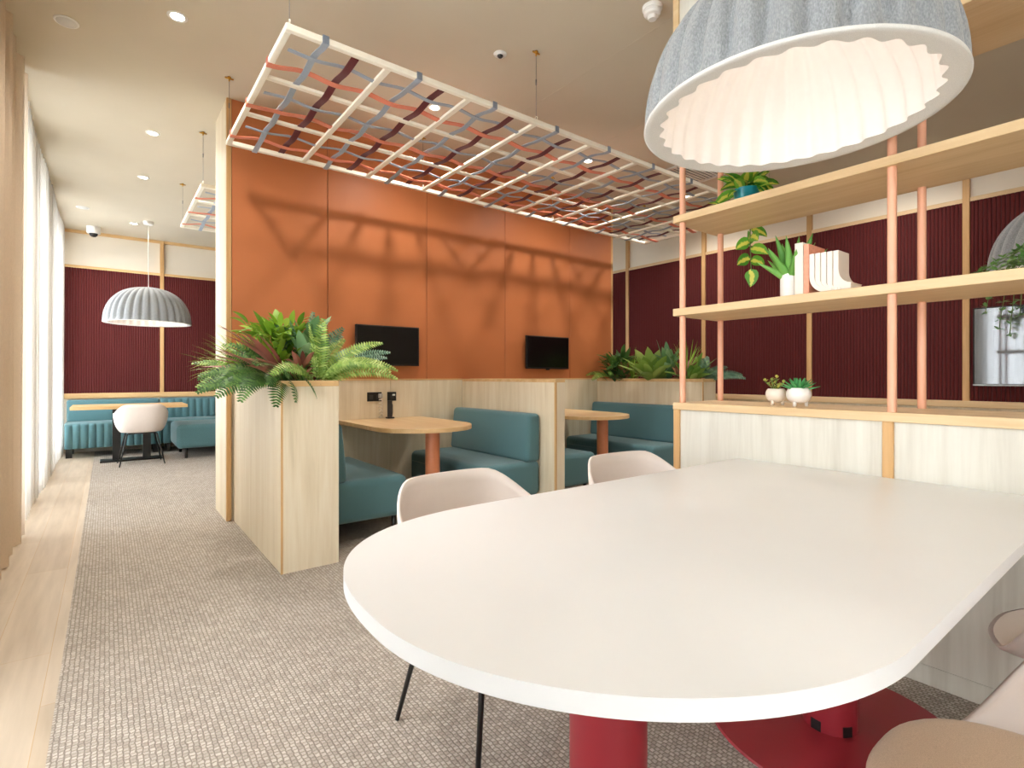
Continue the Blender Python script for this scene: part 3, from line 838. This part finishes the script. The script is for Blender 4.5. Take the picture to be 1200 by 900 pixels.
for k in range(5):
    # J profile in (y,z): upright then sweeping to the foot (towards -Y)
    y0 = 1.024 - k * 0.0225; w = 0.0195; z0 = 1.4785; zt_ = 1.652; rr = 0.075 - k * 0.012
    out = []; inn = []
    yf = 0.868
    outer = [(y0, zt_), (y0, z0 + rr + 0.0)]
    for q in range(1, 9):
        a = PI / 2 * q / 8; outer.append((y0 - rr + rr * math.cos(a), z0 + rr - rr * math.sin(a)))
    zlev = 0.0
    poly = [(y0 - w, zt_)] + outer[:1] + outer[1:]
    r2 = max(rr - w, 0.004)
    if k < 4:
        endy = y0 - rr - 0.012
        poly += [(endy, z0), (endy, z0 + w * 0.9)]
        for q in range(8, -1, -1):
            a = PI / 2 * q / 8; poly.append((y0 - w - r2 + r2 * math.cos(a), z0 + w * .9 + r2 - r2 * math.sin(a)))
    else:
        poly = [(y0 - w, zt_), (y0, zt_), (y0, z0), (yf, z0), (yf, z0 + 0.03)]
        for q in range(8, -1, -1):
            a = PI / 2 * q / 8; poly.append((y0 - w - 0.05 + 0.05 * math.cos(a), z0 + 0.033 + 0.06 - 0.06 * math.sin(a)))
    clean = []
    for p in poly:
        if not clean or math.dist(p, clean[-1]) > 1e-4: clean.append(p)
    MB().prism(clean, 2.408 + 0.003 * k, 2.53, 'x').build('rib', M['potcream'], t, angle=30)
# turquoise pothos on the upper shelf, trailing down behind it
px, py, pz = 2.60, 1.41, 1.963
t = thing('potted_pothos', 'variegated pothos in a turquoise pot trailing off the upper shelf', 'plant', (px, py, pz))
MB().lathe([(0.0, 0.0), (0.045, 0.0), (0.05, 0.004), (0.064, 0.118), (0.060, 0.118), (0.058, 0.1), (0.0, 0.1)], (px, py, pz), 36).build('pot', M['tealpot'], t, angle=40)
m = MB(); rnd = random.Random(11)
for k in range(34):
    a = rnd.uniform(0, 2 * PI); el = rnd.uniform(-0.1, 1.2); rr = rnd.uniform(0.0, 0.05)
    m.leaf((px + rr * math.cos(a), py + rr * math.sin(a), pz + 0.10 + rnd.uniform(0, .04)), a, el, rnd.uniform(.09, .15), rnd.uniform(.045, .07), 1.0, 6, 0.2, rnd.uniform(-.8, .8))
for (dx_, dy_, a) in ((-.12, .07, 2.2), (-.06, -.12, -1.9), (-.09, -.21, -1.2)):
    m.leaf((px + dx_, py + dy_, pz + 0.03), a, 0.5, .07, .045, 0.6, 6, 0.2)
m.build('foliage', M['pothos'], t)
v = MB()
vp = [(px + .05, py + .03, pz + .10), (px + .15, py + .06, pz + .10), (SX1 + .02, py + .085, pz + 0.02), (SX1 + .028, py + .09, pz - .10), (SX1 + .03, py + .085, pz - 0.25)]
v.tube(vp, 0.003, 6); v.build('vine', M['stem'], t)
m = MB()
zv = [(-.055, 0.6, .10), (-.07, -2.2, .10), (-.10, 2.4, .09), (-.135, -1.3, .10), (-.19, 2.5, .085), (-.20, -1.0, .08), (-.25, -1.7, .10), (-.03, -.8, .1)]
for dz, a, L in zv:
    m.leaf((SX1 + .028, py + .088, pz + dz), a, -0.15 if dz > -.24 else -1.25, L, 0.07, 0.8, 7, 0.15, roll=1.15, peak=0.36)
m.build('trailing_leaves', M['pothos'], t)
# footed pots
def footed(name, label, c, r, h, potmat, plant):
    x, y, z = c
    t = thing(name, label, 'plant', c, 'small footed pots on the cabinet')
    pr = [(0.0, 0.012)] + [(r * math.sin(a) ** 0.8, 0.012 + h * 0.5 * (1 - math.cos(a))) for a in [0.25 + (2.35 - .25) * i / 14 for i in range(15)]]
    tr, tz = pr[-1]
    pr += [(tr - .004, tz), (tr - .006, tz - .012), (0.0, tz - .012)]
    p = MB(); p.lathe(pr, c, 36); p.build('pot', potmat, t, smooth=True)
    for k in range(3):
        a = 0.9 + k * 2 * PI / 3
        MB().tube([(x + r * .55 * math.cos(a), y + r * .55 * math.sin(a), z + .022), (x + r * .62 * math.cos(a), y + r * .62 * math.sin(a), z)], [0.009, 0.006], 10).build('foot', potmat, t)
    plant(t, (x, y, z + tz - .014), r)
def succ(t, c, r):
    m = MB()
    for k in range(24):
        a = k * 2.4; el = 1.3 - 0.045 * k; L = 0.062 + 0.0012 * k; p = Vector(c); pts = []; rs = []
        for i in range(6):
            q = i / 5; e = el - 0.2 * q + .25 * q * q
            pts.append(p.copy()); rs.append(0.0095 * math.sin(PI * (0.25 + 0.72 * q)) + .0005)
            p = p + Vector((math.cos(a) * math.cos(e), math.sin(a) * math.cos(e), math.sin(e))) * L / 5
        m.tube(pts, rs, 7, 0.5)
    m.build('rosette', M['succ'], t)
def sprig(t, c, r):
    m = MB(); st = MB(); rnd = random.Random(5)
    for (a, el, L) in ((1.6, 0.75, .075), (0.4, 1.35, .07), (-1.4, 0.95, .055), (2.8, 1.1, .06), (4.2, .7, .045)):
        d = Vector((math.cos(a) * math.cos(el), math.sin(a) * math.cos(el), math.sin(el)))
        p0 = Vector(c); p1 = p0 + d * L; st.tube([p0, p1], 0.003, 6)
        for q in range(9):
            f = 0.25 + .75 * q / 8; aa = q * 2.4
            m.leaf(p0 + d * L * f, aa, 0.7, .022, .013, .2, 4, .1)
    m.build('leaves', M['succyellow'], t); st.build('stem', M['stem'], t)
footed('potted_succulent', 'green rosette succulent in a white footed pot on the cabinet', (2.50, 1.109, 0.988), 0.052, 0.085, M['potwhite'], succ)
footed('potted_succulent', 'yellow tipped sprig in a cream footed pot on the cabinet', (2.53, 1.226, 0.988), 0.046, 0.078, M['potcream'], sprig)
# fine trailing plant on the middle shelf
t = thing('trailing_plant', 'fine leaved plant spilling over the middle shelf before the large screen', 'plant', (2.56, 0.28, 1.478))
MB().lathe([(0.0, 0.0), (0.05, 0.0), (0.06, 0.004), (0.072, 0.10), (0.068, 0.10), (0.066, 0.085), (0.0, 0.085)], (2.58, 0.27, 1.478), 32).build('pot', M['potwhite'], t, angle=40)
m = MB(); v = MB(); rnd = random.Random(21)
ends = [(SX1 + .02, .52, 1.38, 0), (SX1 + .03, .48, 1.31, 0), (SX1 + .035, .45, 1.29, 0), (SX1 + .02, .42, 1.36, 0), (SX1 + .03, .36, 1.33, 0), (2.46, .43, 1.495, 1), (2.5, .50, 1.49, 1), (2.60, .52, 1.49, 1), (2.66, .47, 1.50, 1),
        (2.42, .36, 1.5, 1), (2.40, .30, 1.54, 1), (2.42, .25, 1.56, 1), (2.5, .33, 1.58, 1), (2.55, .42, 1.5, 1), (2.7, .42, 1.5, 1), (SX1 + .02, .30, 1.36, 0), (2.47, .36, 1.53, 1)]
for ex, ey, ez, flat in ends:
    p0 = Vector((2.58, 0.27, 1.575)); p3 = Vector((ex, ey, ez))
    if flat: p1, p2 = p0 + Vector((0, .08, .06)), p3 + Vector((-.01, -.10, .05))
    else: p1, p2 = p0 + Vector((.07, .10, .05)), Vector((ex, ey - .01, 1.52))
    pts = []
    for i in range(17):
        q = i / 16; pts.append(p0 * (1 - q) ** 3 + p1 * 3 * q * (1 - q) ** 2 + p2 * 3 * q * q * (1 - q) + p3 * q ** 3)
    for p in pts:
        if SX0 - .01 < p.x < SX1 + .012 and p.z < 1.484: p.z = 1.484
    v.tube(pts, 0.0014, 5)
    for p in pts[2:]:
        for k in range(6):
            m.leaf(p + Vector((rnd.uniform(-.004, .004), rnd.uniform(-.004, .004), 0)), rnd.uniform(0, 2 * PI), rnd.uniform(-.3, 1.0), rnd.uniform(.016, .028), .011, .4, 3, .1)
m.build('foliage', M['trail'], t); v.build('stems', M['stem'], t)

# ------------------------------------------------------------------ planter foliage
def fern(label, base, mat, specs, name='fern', cat='fern', grp=None):
    t = thing(name, label, cat, base, grp)
    m = MB()
    rnd = random.Random(int(base[1] * 1000))
    for (az, el, L, w, dr) in specs:
        # fronds twist on their stalks, turning their faces towards the camera
        sgn = 1 if math.sin(az + 0.95) > 0 else -1
        m.frond(base, az, el, L, w * 1.15, dr, max(14, int(L * 62)), roll=sgn * rnd.uniform(0.45, 0.95))
    m.build('fronds', M[mat], t, recalc=False)
    MB().tube([(base[0], base[1], TOP - 0.085), (base[0], base[1], base[2] + 0.02)], 0.012, 8).build('crown_stem', M['stem'], t)
    return t
def leafy(name, label, base, mat, n, seed, L, w, el, dr, azs=(0, 2 * PI), cat='plant', spread=0.03, stemh=0.0, peak=0.42):
    t = thing(name, label, cat, base); rnd = random.Random(seed); m = MB(); st = MB()
    for k in range(n):
        a = rnd.uniform(*azs); e = rnd.uniform(*el); r_ = rnd.uniform(0, spread)
        hz = rnd.uniform(0, stemh)
        p = (base[0] + r_ * math.cos(a), base[1] + r_ * math.sin(a), base[2] + hz)
        m.leaf(p, a, e, rnd.uniform(*L), rnd.uniform(*w), rnd.uniform(*dr), 7, 0.22, rnd.uniform(-.4, .4), peak)
    m.build('leaves', M[mat], t, recalc=False)
    st.tube([(base[0], base[1], TOP - 0.085), (base[0], base[1], base[2] + stemh + .01)], 0.009, 8); st.build('stem', M['stem'], t)
    return t
R_ = random.Random(4)
def fan(n, a0, a1, e0, e1, L0, L1, w, d0, d1):
    return [(a0 + (a1 - a0) * (i + R_.uniform(-.3, .3)) / max(1, n - 1), R_.uniform(e0, e1), R_.uniform(L0, L1), w * R_.uniform(.85, 1.15), R_.uniform(d0, d1)) for i in range(n)]
ZB = TOP - 0.045
# first planter (x .785-1.113, y 3.17-4.58)
fern('light green sword fern arching off the walkway planter towards the screen', (1.02, 3.27, ZB), 'fernlight',
     [(-0.55, 1.05, .50, .11, 1.7), (-0.25, 0.95, .54, .11, 1.5), (0.15, 1.0, .50, .11, 1.3), (-0.05, 1.15, .52, .11, 1.1), (-0.8, 1.2, .36, .11, 1.5), (-0.4, .7, .5, .11, 1.2), (0.3, .8, .46, .1, 1.0),
      (-1.6, 1.45, .42, .12, .3), (-2.2, 1.40, .40, .11, .4), (-2.6, 1.0, .40, .11, 1.6), (0.6, 1.3, .42, .10, .9), (1.2, 1.4, .42, .10, .6), (2.8, 1.1, .36, .10, 1.5)])
fern('blue green fern with spreading fronds at the centre of the walkway planter', (1.03, 3.55, ZB), 'fernblue',
     [(-0.35, .85, .60, .12, .9), (0.0, 1.0, .56, .12, .9), (0.5, 1.2, .50, .12, .8), (-1.0, 1.25, .48, .12, .7), (2.0, 1.4, .46, .12, .6), (-1.6, 1.4, .50, .11, .4), (2.8, 1.3, .46, .12, .6), (-2.3, 1.35, .46, .12, .5), (-.15, .75, .58, .12, .8)])
fern('dark green fern drooping over the walkway corner of the planter', (0.85, 3.32, ZB), 'ferndark',
     [(-2.5, .75, .42, .13, 1.9), (-2.0, .7, .36, .13, 2.1), (-1.6, .75, .30, .12, 2.2), (-2.9, .8, .46, .13, 1.6), (2.9, .9, .46, .12, 1.5), (-1.1, .8, .3, .12, 2.1), (2.5, 1.1, .42, .12, 1.2), (-2.3, 1.1, .40, .12, 1.5), (3.3, .55, .5, .12, 1.2),
      (-2.7, .5, .46, .13, 1.2), (2.7, .65, .5, .13, 1.1), (-2.1, .95, .36, .12, 1.8), (3.0, 1.2, .4, .12, 1.0), (-1.8, 1.1, .3, .12, 1.8)])
fern('yellow green fern reaching over the walkway from the planter', (0.86, 3.62, ZB), 'fern',
     [(-2.75, .6, .52, .12, 1.2), (-3.0, .7, .46, .12, 1.1), (2.9, .8, .50, .12, 1.0), (-2.4, .85, .50, .12, 1.4), (2.4, 1.1, .46, .12, .9), (1.6, 1.3, .44, .12, .7), (-2.9, .4, .46, .12, .9), (2.6, .6, .44, .12, .9), (-2.0, 1.1, .42, .12, 1.1)])
leafy('red_cordyline', 'dusky red lance leaved plant between the planter ferns', (0.87, 3.36, ZB), 'redleaf', 22, 3, (.28, .50), (.045, .07), (.25, .95), (.2, .7), (2.1, 4.1), spread=.05, stemh=.08)
leafy('grass_plant', 'wispy lime grass at the back of the walkway planter', (0.84, 3.95, ZB), 'grass', 260, 8, (.26, .48), (.010, .017), (.7, 1.5), (.4, 1.8), (1.0, 4.4), spread=.10)
leafy('leafy_shrub', 'bright bushy green plant behind the red leaves', (0.87, 3.58, ZB), 'grass', 330, 9, (.08, .15), (.03, .055), (-.1, 1.3), (.2, .9), spread=.20, stemh=.40)
leafy('broadleaf_plant', 'pale grey green broad leaved plant standing tallest in the walkway planter', (1.01, 3.48, ZB), 'broad', 44, 12, (.15, .27), (.06, .09), (.5, 1.45), (.1, .6), spread=.07, stemh=.30)
leafy('red_shrub', 'brownish red shrub at the foot of the sword fern', (0.95, 3.33, ZB), 'redleaf', 60, 14, (.07, .15), (.02, .035), (.1, 1.2), (.2, .9), spread=.10, stemh=.14)
# second planter (x 4.86-5.09, y 3.10-4.58)
leafy('leafy_shrub', 'dark green leafy plant at the wall end of the rear planter', (4.96, 4.30, ZB), 'ferndark', 200, 31, (.10, .2), (.035, .06), (-.1, 1.3), (.2, .9), spread=.15, stemh=.30)
fern('mid green fern at the terracotta end of the rear planter', (4.95, 4.36, ZB), 'fern',
     [(2.6, .9, .40, .12, 1.4), (3.1, .8, .42, .12, 1.5), (-2.6, .9, .42, .12, 1.4), (-2.0, 1.1, .40, .12, 1.1), (1.9, 1.25, .36, .12, .6), (-1.0, 1.2, .38, .12, .8), (-3.0, 1.3, .40, .12, .6)])
leafy('grass_plant', 'thin dark grass tuft behind the rear planter fern', (4.99, 4.12, ZB), 'grass', 40, 33, (.3, .46), (.006, .01), (.9, 1.5), (.3, 1.2), spread=.06)
leafy('red_shrub', 'dark red shrub among the ferns of the rear planter', (4.93, 4.18, ZB), 'redleaf', 70, 34, (.06, .13), (.018, .03), (.1, 1.3), (.2, .9), spread=.09, stemh=.16)
leafy('hosta_plant', 'light green plant with wide pointed leaves, centre of the rear planter', (4.93, 3.80, ZB), 'fernlight', 30, 35, (.32, .46), (.09, .13), (.45, 1.4), (.2, .7), (1.2, 5.2), spread=.03, peak=.5)
leafy('broadleaf_plant', 'grey green broad leaved plant behind the peach shelf poles', (5.0, 3.62, ZB), 'broad', 44, 36, (.16, .28), (.06, .09), (.5, 1.4), (.1, .6), spread=.08, stemh=.26)
leafy('red_cordyline', 'rusty red upright leaves between the peach shelf poles', (4.96, 3.42, ZB), 'redleaf', 24, 37, (.22, .36), (.035, .05), (.7, 1.4), (.1, .5), spread=.05, stemh=.04)
leafy('leafy_shrub', 'mid green lance leaved plant near the end of the rear planter', (4.95, 3.30, ZB), 'fern', 30, 38, (.25, .38), (.06, .085), (.4, 1.3), (.2, .8), spread=.03, peak=.5)
fern('blue green fern at the open end of the rear planter', (5.0, 3.20, ZB), 'fernblue',
     [(-1.3, .7, .42, .12, 1.0), (-0.9, .6, .44, .12, 1.0), (-1.8, .9, .38, .12, .9), (-2.5, 1.1, .36, .12, .7), (.3, 1.2, .36, .12, .6)])
leafy('grass_plant', 'tall green grass tuft between the peach shelf poles', (5.02, 3.40, ZB), 'grass', 26, 39, (.36, .52), (.008, .013), (1.1, 1.5), (.1, .8), spread=.04)

# ------------------------------------------------------------------ far seating area
def channel(m, axis, a0, a1, f0, f1, z0, z1, n, facing, amp=0.016):
    """upholstered block whose front face is vertical rounded channels"""
    pr = []
    for i in range(n):
        for q in range(6):
            pr.append((a0 + (a1 - a0) * (i + q / 6) / n, amp * math.sin(PI * q / 6) ** 0.7))
    pr.append((a1, 0.0))
    rows = []
    for z, ins in ((z0, -0.012), (z0 + .02, 0), (z1 - .035, 0), (z1 - .012, -.012), (z1, -.035)):
        row = [Vector((a, f1 + facing * (d + ins), z)) for a, d in pr]
        row += [Vector((a1, f0, z)), Vector((a0, f0, z))]
        rows.append(row)
    m.ring_loft(rows, True, True, smooth=True); return m
t = thing('banquette', 'long teal banquette under the maroon wall beside the sheer curtains', 'banquette', (0.05, 9.6, 0), 'teal corner banquettes')
channel(MB(), 'x', -0.455, 0.655, 10.03, 9.36, 0.13, 0.475, 13, -1).build('seat', M['teal'], t, angle=60)
MB().box((-0.455, 9.87, 0.46), (0.655, 10.03, 0.785), .03, 4).build('backrest', M['teal'], t, angle=50)
for x in (-0.41, 0.58):
    for y in (9.45, 9.95): B((x - .035, y - .035, 0), (x + .035, y + .035, 0.135)).build('leg', M['black'], t)
t = thing('banquette', 'channel stitched teal banquette in the far corner behind the dividing wall', 'banquette', (1.2, 9.6, 0), 'teal corner banquettes')
channel(MB(), 'x', 0.665, 2.1, 10.03, 9.36, 0.13, 0.475, 15, -1).build('seat', M['teal'], t, angle=60)
channel(MB(), 'x', 0.665, 2.1, 10.03, 9.87, 0.46, 0.785, 15, -1).build('backrest', M['teal'], t, angle=60)
for x in (0.74, 2.0):
    for y in (9.45, 9.95): B((x - .022, y - .022, 0), (x + .022, y + .022, 0.135)).build('leg', M['black'], t)
t = thing('banquette', 'short teal bench end standing out from the far corner', 'banquette', (1.1, 8.8, 0), 'teal corner banquettes')
MB().box((0.75, 8.42, 0.135), (1.55, 9.33, 0.465), .06, 5).build('seat', M['teal'], t, angle=50)
MB().box((1.38, 8.42, 0.45), (1.55, 9.33, 0.80), .04, 4).build('backrest', M['teal'], t, angle=50)
for x in (0.87, 1.45):
    for y in (8.5, 9.24): MB().tube([(x, y, 0), (x, y, 0.14)], 0.02, 10).build('leg', M['black'], t)
t = thing('dining_table', 'oak topped table with a black frame base near the far banquette', 'table', (0.26, 8.8, 0))
MB().box((-0.36, 8.42, 0.705), (0.88, 9.12, 0.745), .003, 1).build('tabletop', M['oak_x'], t)
for x in (0.105, 0.435): B((x - .045, 8.74, 0.02), (x + .045, 8.80, 0.706)).build('leg', M['black'], t)
MB().box((-0.07, 8.64, 0.0), (0.62, 8.90, 0.022), .006, 2).build('foot_plate', M['black'], t)

# ------------------------------------------------------------------ ceiling fittings
def downlight(label, x, y, energy):
    t = thing('downlight', label, 'downlight', (x, y, CH), 'recessed ceiling downlights')
    MB().lathe([(0.036, -0.0015), (0.040, -0.004), (0.052, -0.004), (0.055, -0.0005), (0.055, 0.001)], (x, y, CH), 28).build('trim_ring', M['white'], t, smooth=True)
    MB().lathe([(0.0005, -0.002), (0.037, -0.002)], (x, y, CH), 28).build('lens', M['spotglow'], t, recalc=False)
    l = light('downlight_beam', 'SPOT', (x, y, CH - 0.012), t, energy, WARM, spot_size=math.radians(150), spot_blend=0.9, shadow_soft_size=0.055)
E_ = 75
for lab, x, y in (('first recessed downlight along the walkway, beyond the round speaker', .337, 3.735), ('second recessed downlight along the walkway, level with the dividing wall end', .325, 5.66),
                  ('third recessed downlight along the walkway, before the far lattice hook', .316, 6.98), ('fourth recessed downlight, close to the far felt pendant', .306, 9.17),
                  ('recessed downlight above the lattice over the first booth', 2.09, 3.74), ('recessed downlight above the lattice over the second booth', 3.83, 3.73),
                  ('recessed downlight above the lattice end near the vent', 5.54, 3.75),
                  ('unseen downlight added over the near end of the walkway', .345, 1.85), ('added fill downlight beyond the shelving, hidden behind the big pendant', 3.83, 1.78), ('added fill downlight near the maroon wall, hidden behind the big pendant', 5.54, 1.78),  # this line and the next: unseen lamps added for more fill light
                  ('unseen downlight added behind the shelving beside the large screen', 5.3, -0.75)):
    downlight(lab, x, y, E_ if y > 3 else 0.75 * E_)
def disc_speaker(label, x, y, r):
    t = thing('ceiling_speaker', label, 'speaker', (x, y, CH), 'flush ceiling discs')
    MB().lathe([(0.0005, -0.010), (r * .8, -0.010), (r * .82, -0.006)], (x, y, CH), 32).build('grille', M['rimgrey'], t)
    MB().lathe([(r * .82, -0.006), (r * .95, -0.008), (r, -0.004), (r, -0.0003)], (x, y, CH), 32).build('ring', M['white'], t)
disc_speaker('round white ceiling speaker close to the beige drape', -0.194, 4.196, 0.062)
disc_speaker('round white ceiling speaker near the dome camera', -0.242, 8.69, 0.07)
x, y = 2.53, 1.945
t = thing('smoke_detector', 'white smoke detector on the ceiling beside the shelving top', 'smoke detector', (x, y, CH))
MB().lathe([(0.0005, -0.022), (0.054, -0.022), (0.058, -0.014), (0.058, -0.0004)], (x, y, CH), 32).build('base', M['white'], t, angle=40)
MB().lathe([(0.0005, -0.075), (0.022, -0.075), (0.027, -0.068), (0.03, -0.055), (0.044, -0.05), (0.05, -0.04), (0.050, -0.0215)], (x, y, CH), 32).build('body', M['white'], t, angle=30)
x, y = 2.09, 2.85
t = thing('motion_sensor', 'small white round sensor on the ceiling beside the lattice', 'sensor', (x, y, CH))
MB().lathe([(0.0005, -0.012), (0.034, -0.012), (0.043, -0.006), (0.044, -0.0004)], (x, y, CH), 28).build('base', M['white'], t, angle=40)
MB().lathe([(0.0005, -0.028), (0.012, -0.026), (0.019, -0.018), (0.02, -0.011)], (x, y, CH), 20).build('lens', M['grey_dark'], t, smooth=True)
x, y = -0.15, 9.72
t = thing('dome_camera', 'white dome security camera on the ceiling above the far wall', 'camera', (x, y, CH))
MB().lathe([(0.0005, -0.10), (0.075, -0.10), (0.082, -0.09), (0.082, -0.0004)], (x, y, CH), 32).build('housing', M['white'], t, angle=40)
MB().lathe([(0.0005, -0.15), (0.025, -0.145), (0.045, -0.128), (0.052, -0.099)], (x, y, CH), 24).build('dome', M['black'], t, smooth=True)
t = thing('ceiling_vent', 'square white slatted ceiling vent beyond the lattice', 'vent', (4.92, 3.13, CH))
fr = MB(); x0, x1, y0, y1 = 4.62, 5.22, 2.83, 3.43
fr.box((x0, y0, CH - .014), (x1, y0 + .035, CH - .0005)); fr.box((x0, y1 - .035, CH - .014), (x1, y1, CH - .0005))
fr.box((x0, y0 + .035, CH - .014), (x0 + .035, y1 - .035, CH - .0005)); fr.box((x1 - .035, y0 + .035, CH - .014), (x1, y1 - .035, CH - .0005))
fr.build('frame', M['white'], t)
B((x0 + .03, y0 + .03, CH - .003), (x1 - .03, y1 - .03, CH - .0008)).build('backing', M['grey_dark'], t)
s = MB()
for k in range(13):
    y = y0 + .05 + k * .0415; s.box((x0 + .035, y - .012, CH - .012), (x1 - .035, y + .012, CH - .006))
s.build('slats', M['white'], t)

# ------------------------------------------------------------------ daylight through the windows
w = bpy.data.worlds.new('World'); sc.world = w; w.use_nodes = True
bg = w.node_tree.nodes['Background']; bg.inputs['Color'].default_value = (0.86, 0.93, 1.0, 1); bg.inputs['Strength'].default_value = 12.0
for i, (a, b) in enumerate(wins):
    l = bpy.data.lights.new('window_portal', 'AREA'); l.shape = 'RECTANGLE'; l.size = b - a; l.size_y = 3.0
    l.cycles.is_portal = True
    o = bpy.data.objects.new('window_portal', l); COL.objects.link(o)
    o.location = (XW - 0.19, (a + b) / 2, 1.62)
    o.rotation_euler = (PI / 2, 0, -PI / 2)

# ------------------------------------------------------------------ camera
cd = bpy.data.cameras.new('camera'); cam = bpy.data.objects.new('camera', cd); COL.objects.link(cam)
cam.location = (0, 0, 1.125); cam.rotation_euler = (PI / 2, 0, -math.atan(475 / 618))
cd.sensor_width = 36; cd.lens = 618 / 1200 * 36; cd.shift_y = -9 / 1200; cd.clip_start = 0.02
sc.camera = cam
sc.view_settings.view_transform = 'Standard'; sc.view_settings.look = 'None'
sc.view_settings.gamma = 1.0; sc.view_settings.use_curve_mapping = False
sc.view_settings.exposure = 0.66
cy = sc.cycles
cy.use_denoising = True
try: cy.denoiser = 'OPENIMAGEDENOISE'
except Exception: pass
cy.max_bounces = 10; cy.diffuse_bounces = 6; cy.transparent_max_bounces = 16
cy.sample_clamp_indirect = 8.0; cy.caustics_reflective = False; cy.caustics_refractive = False
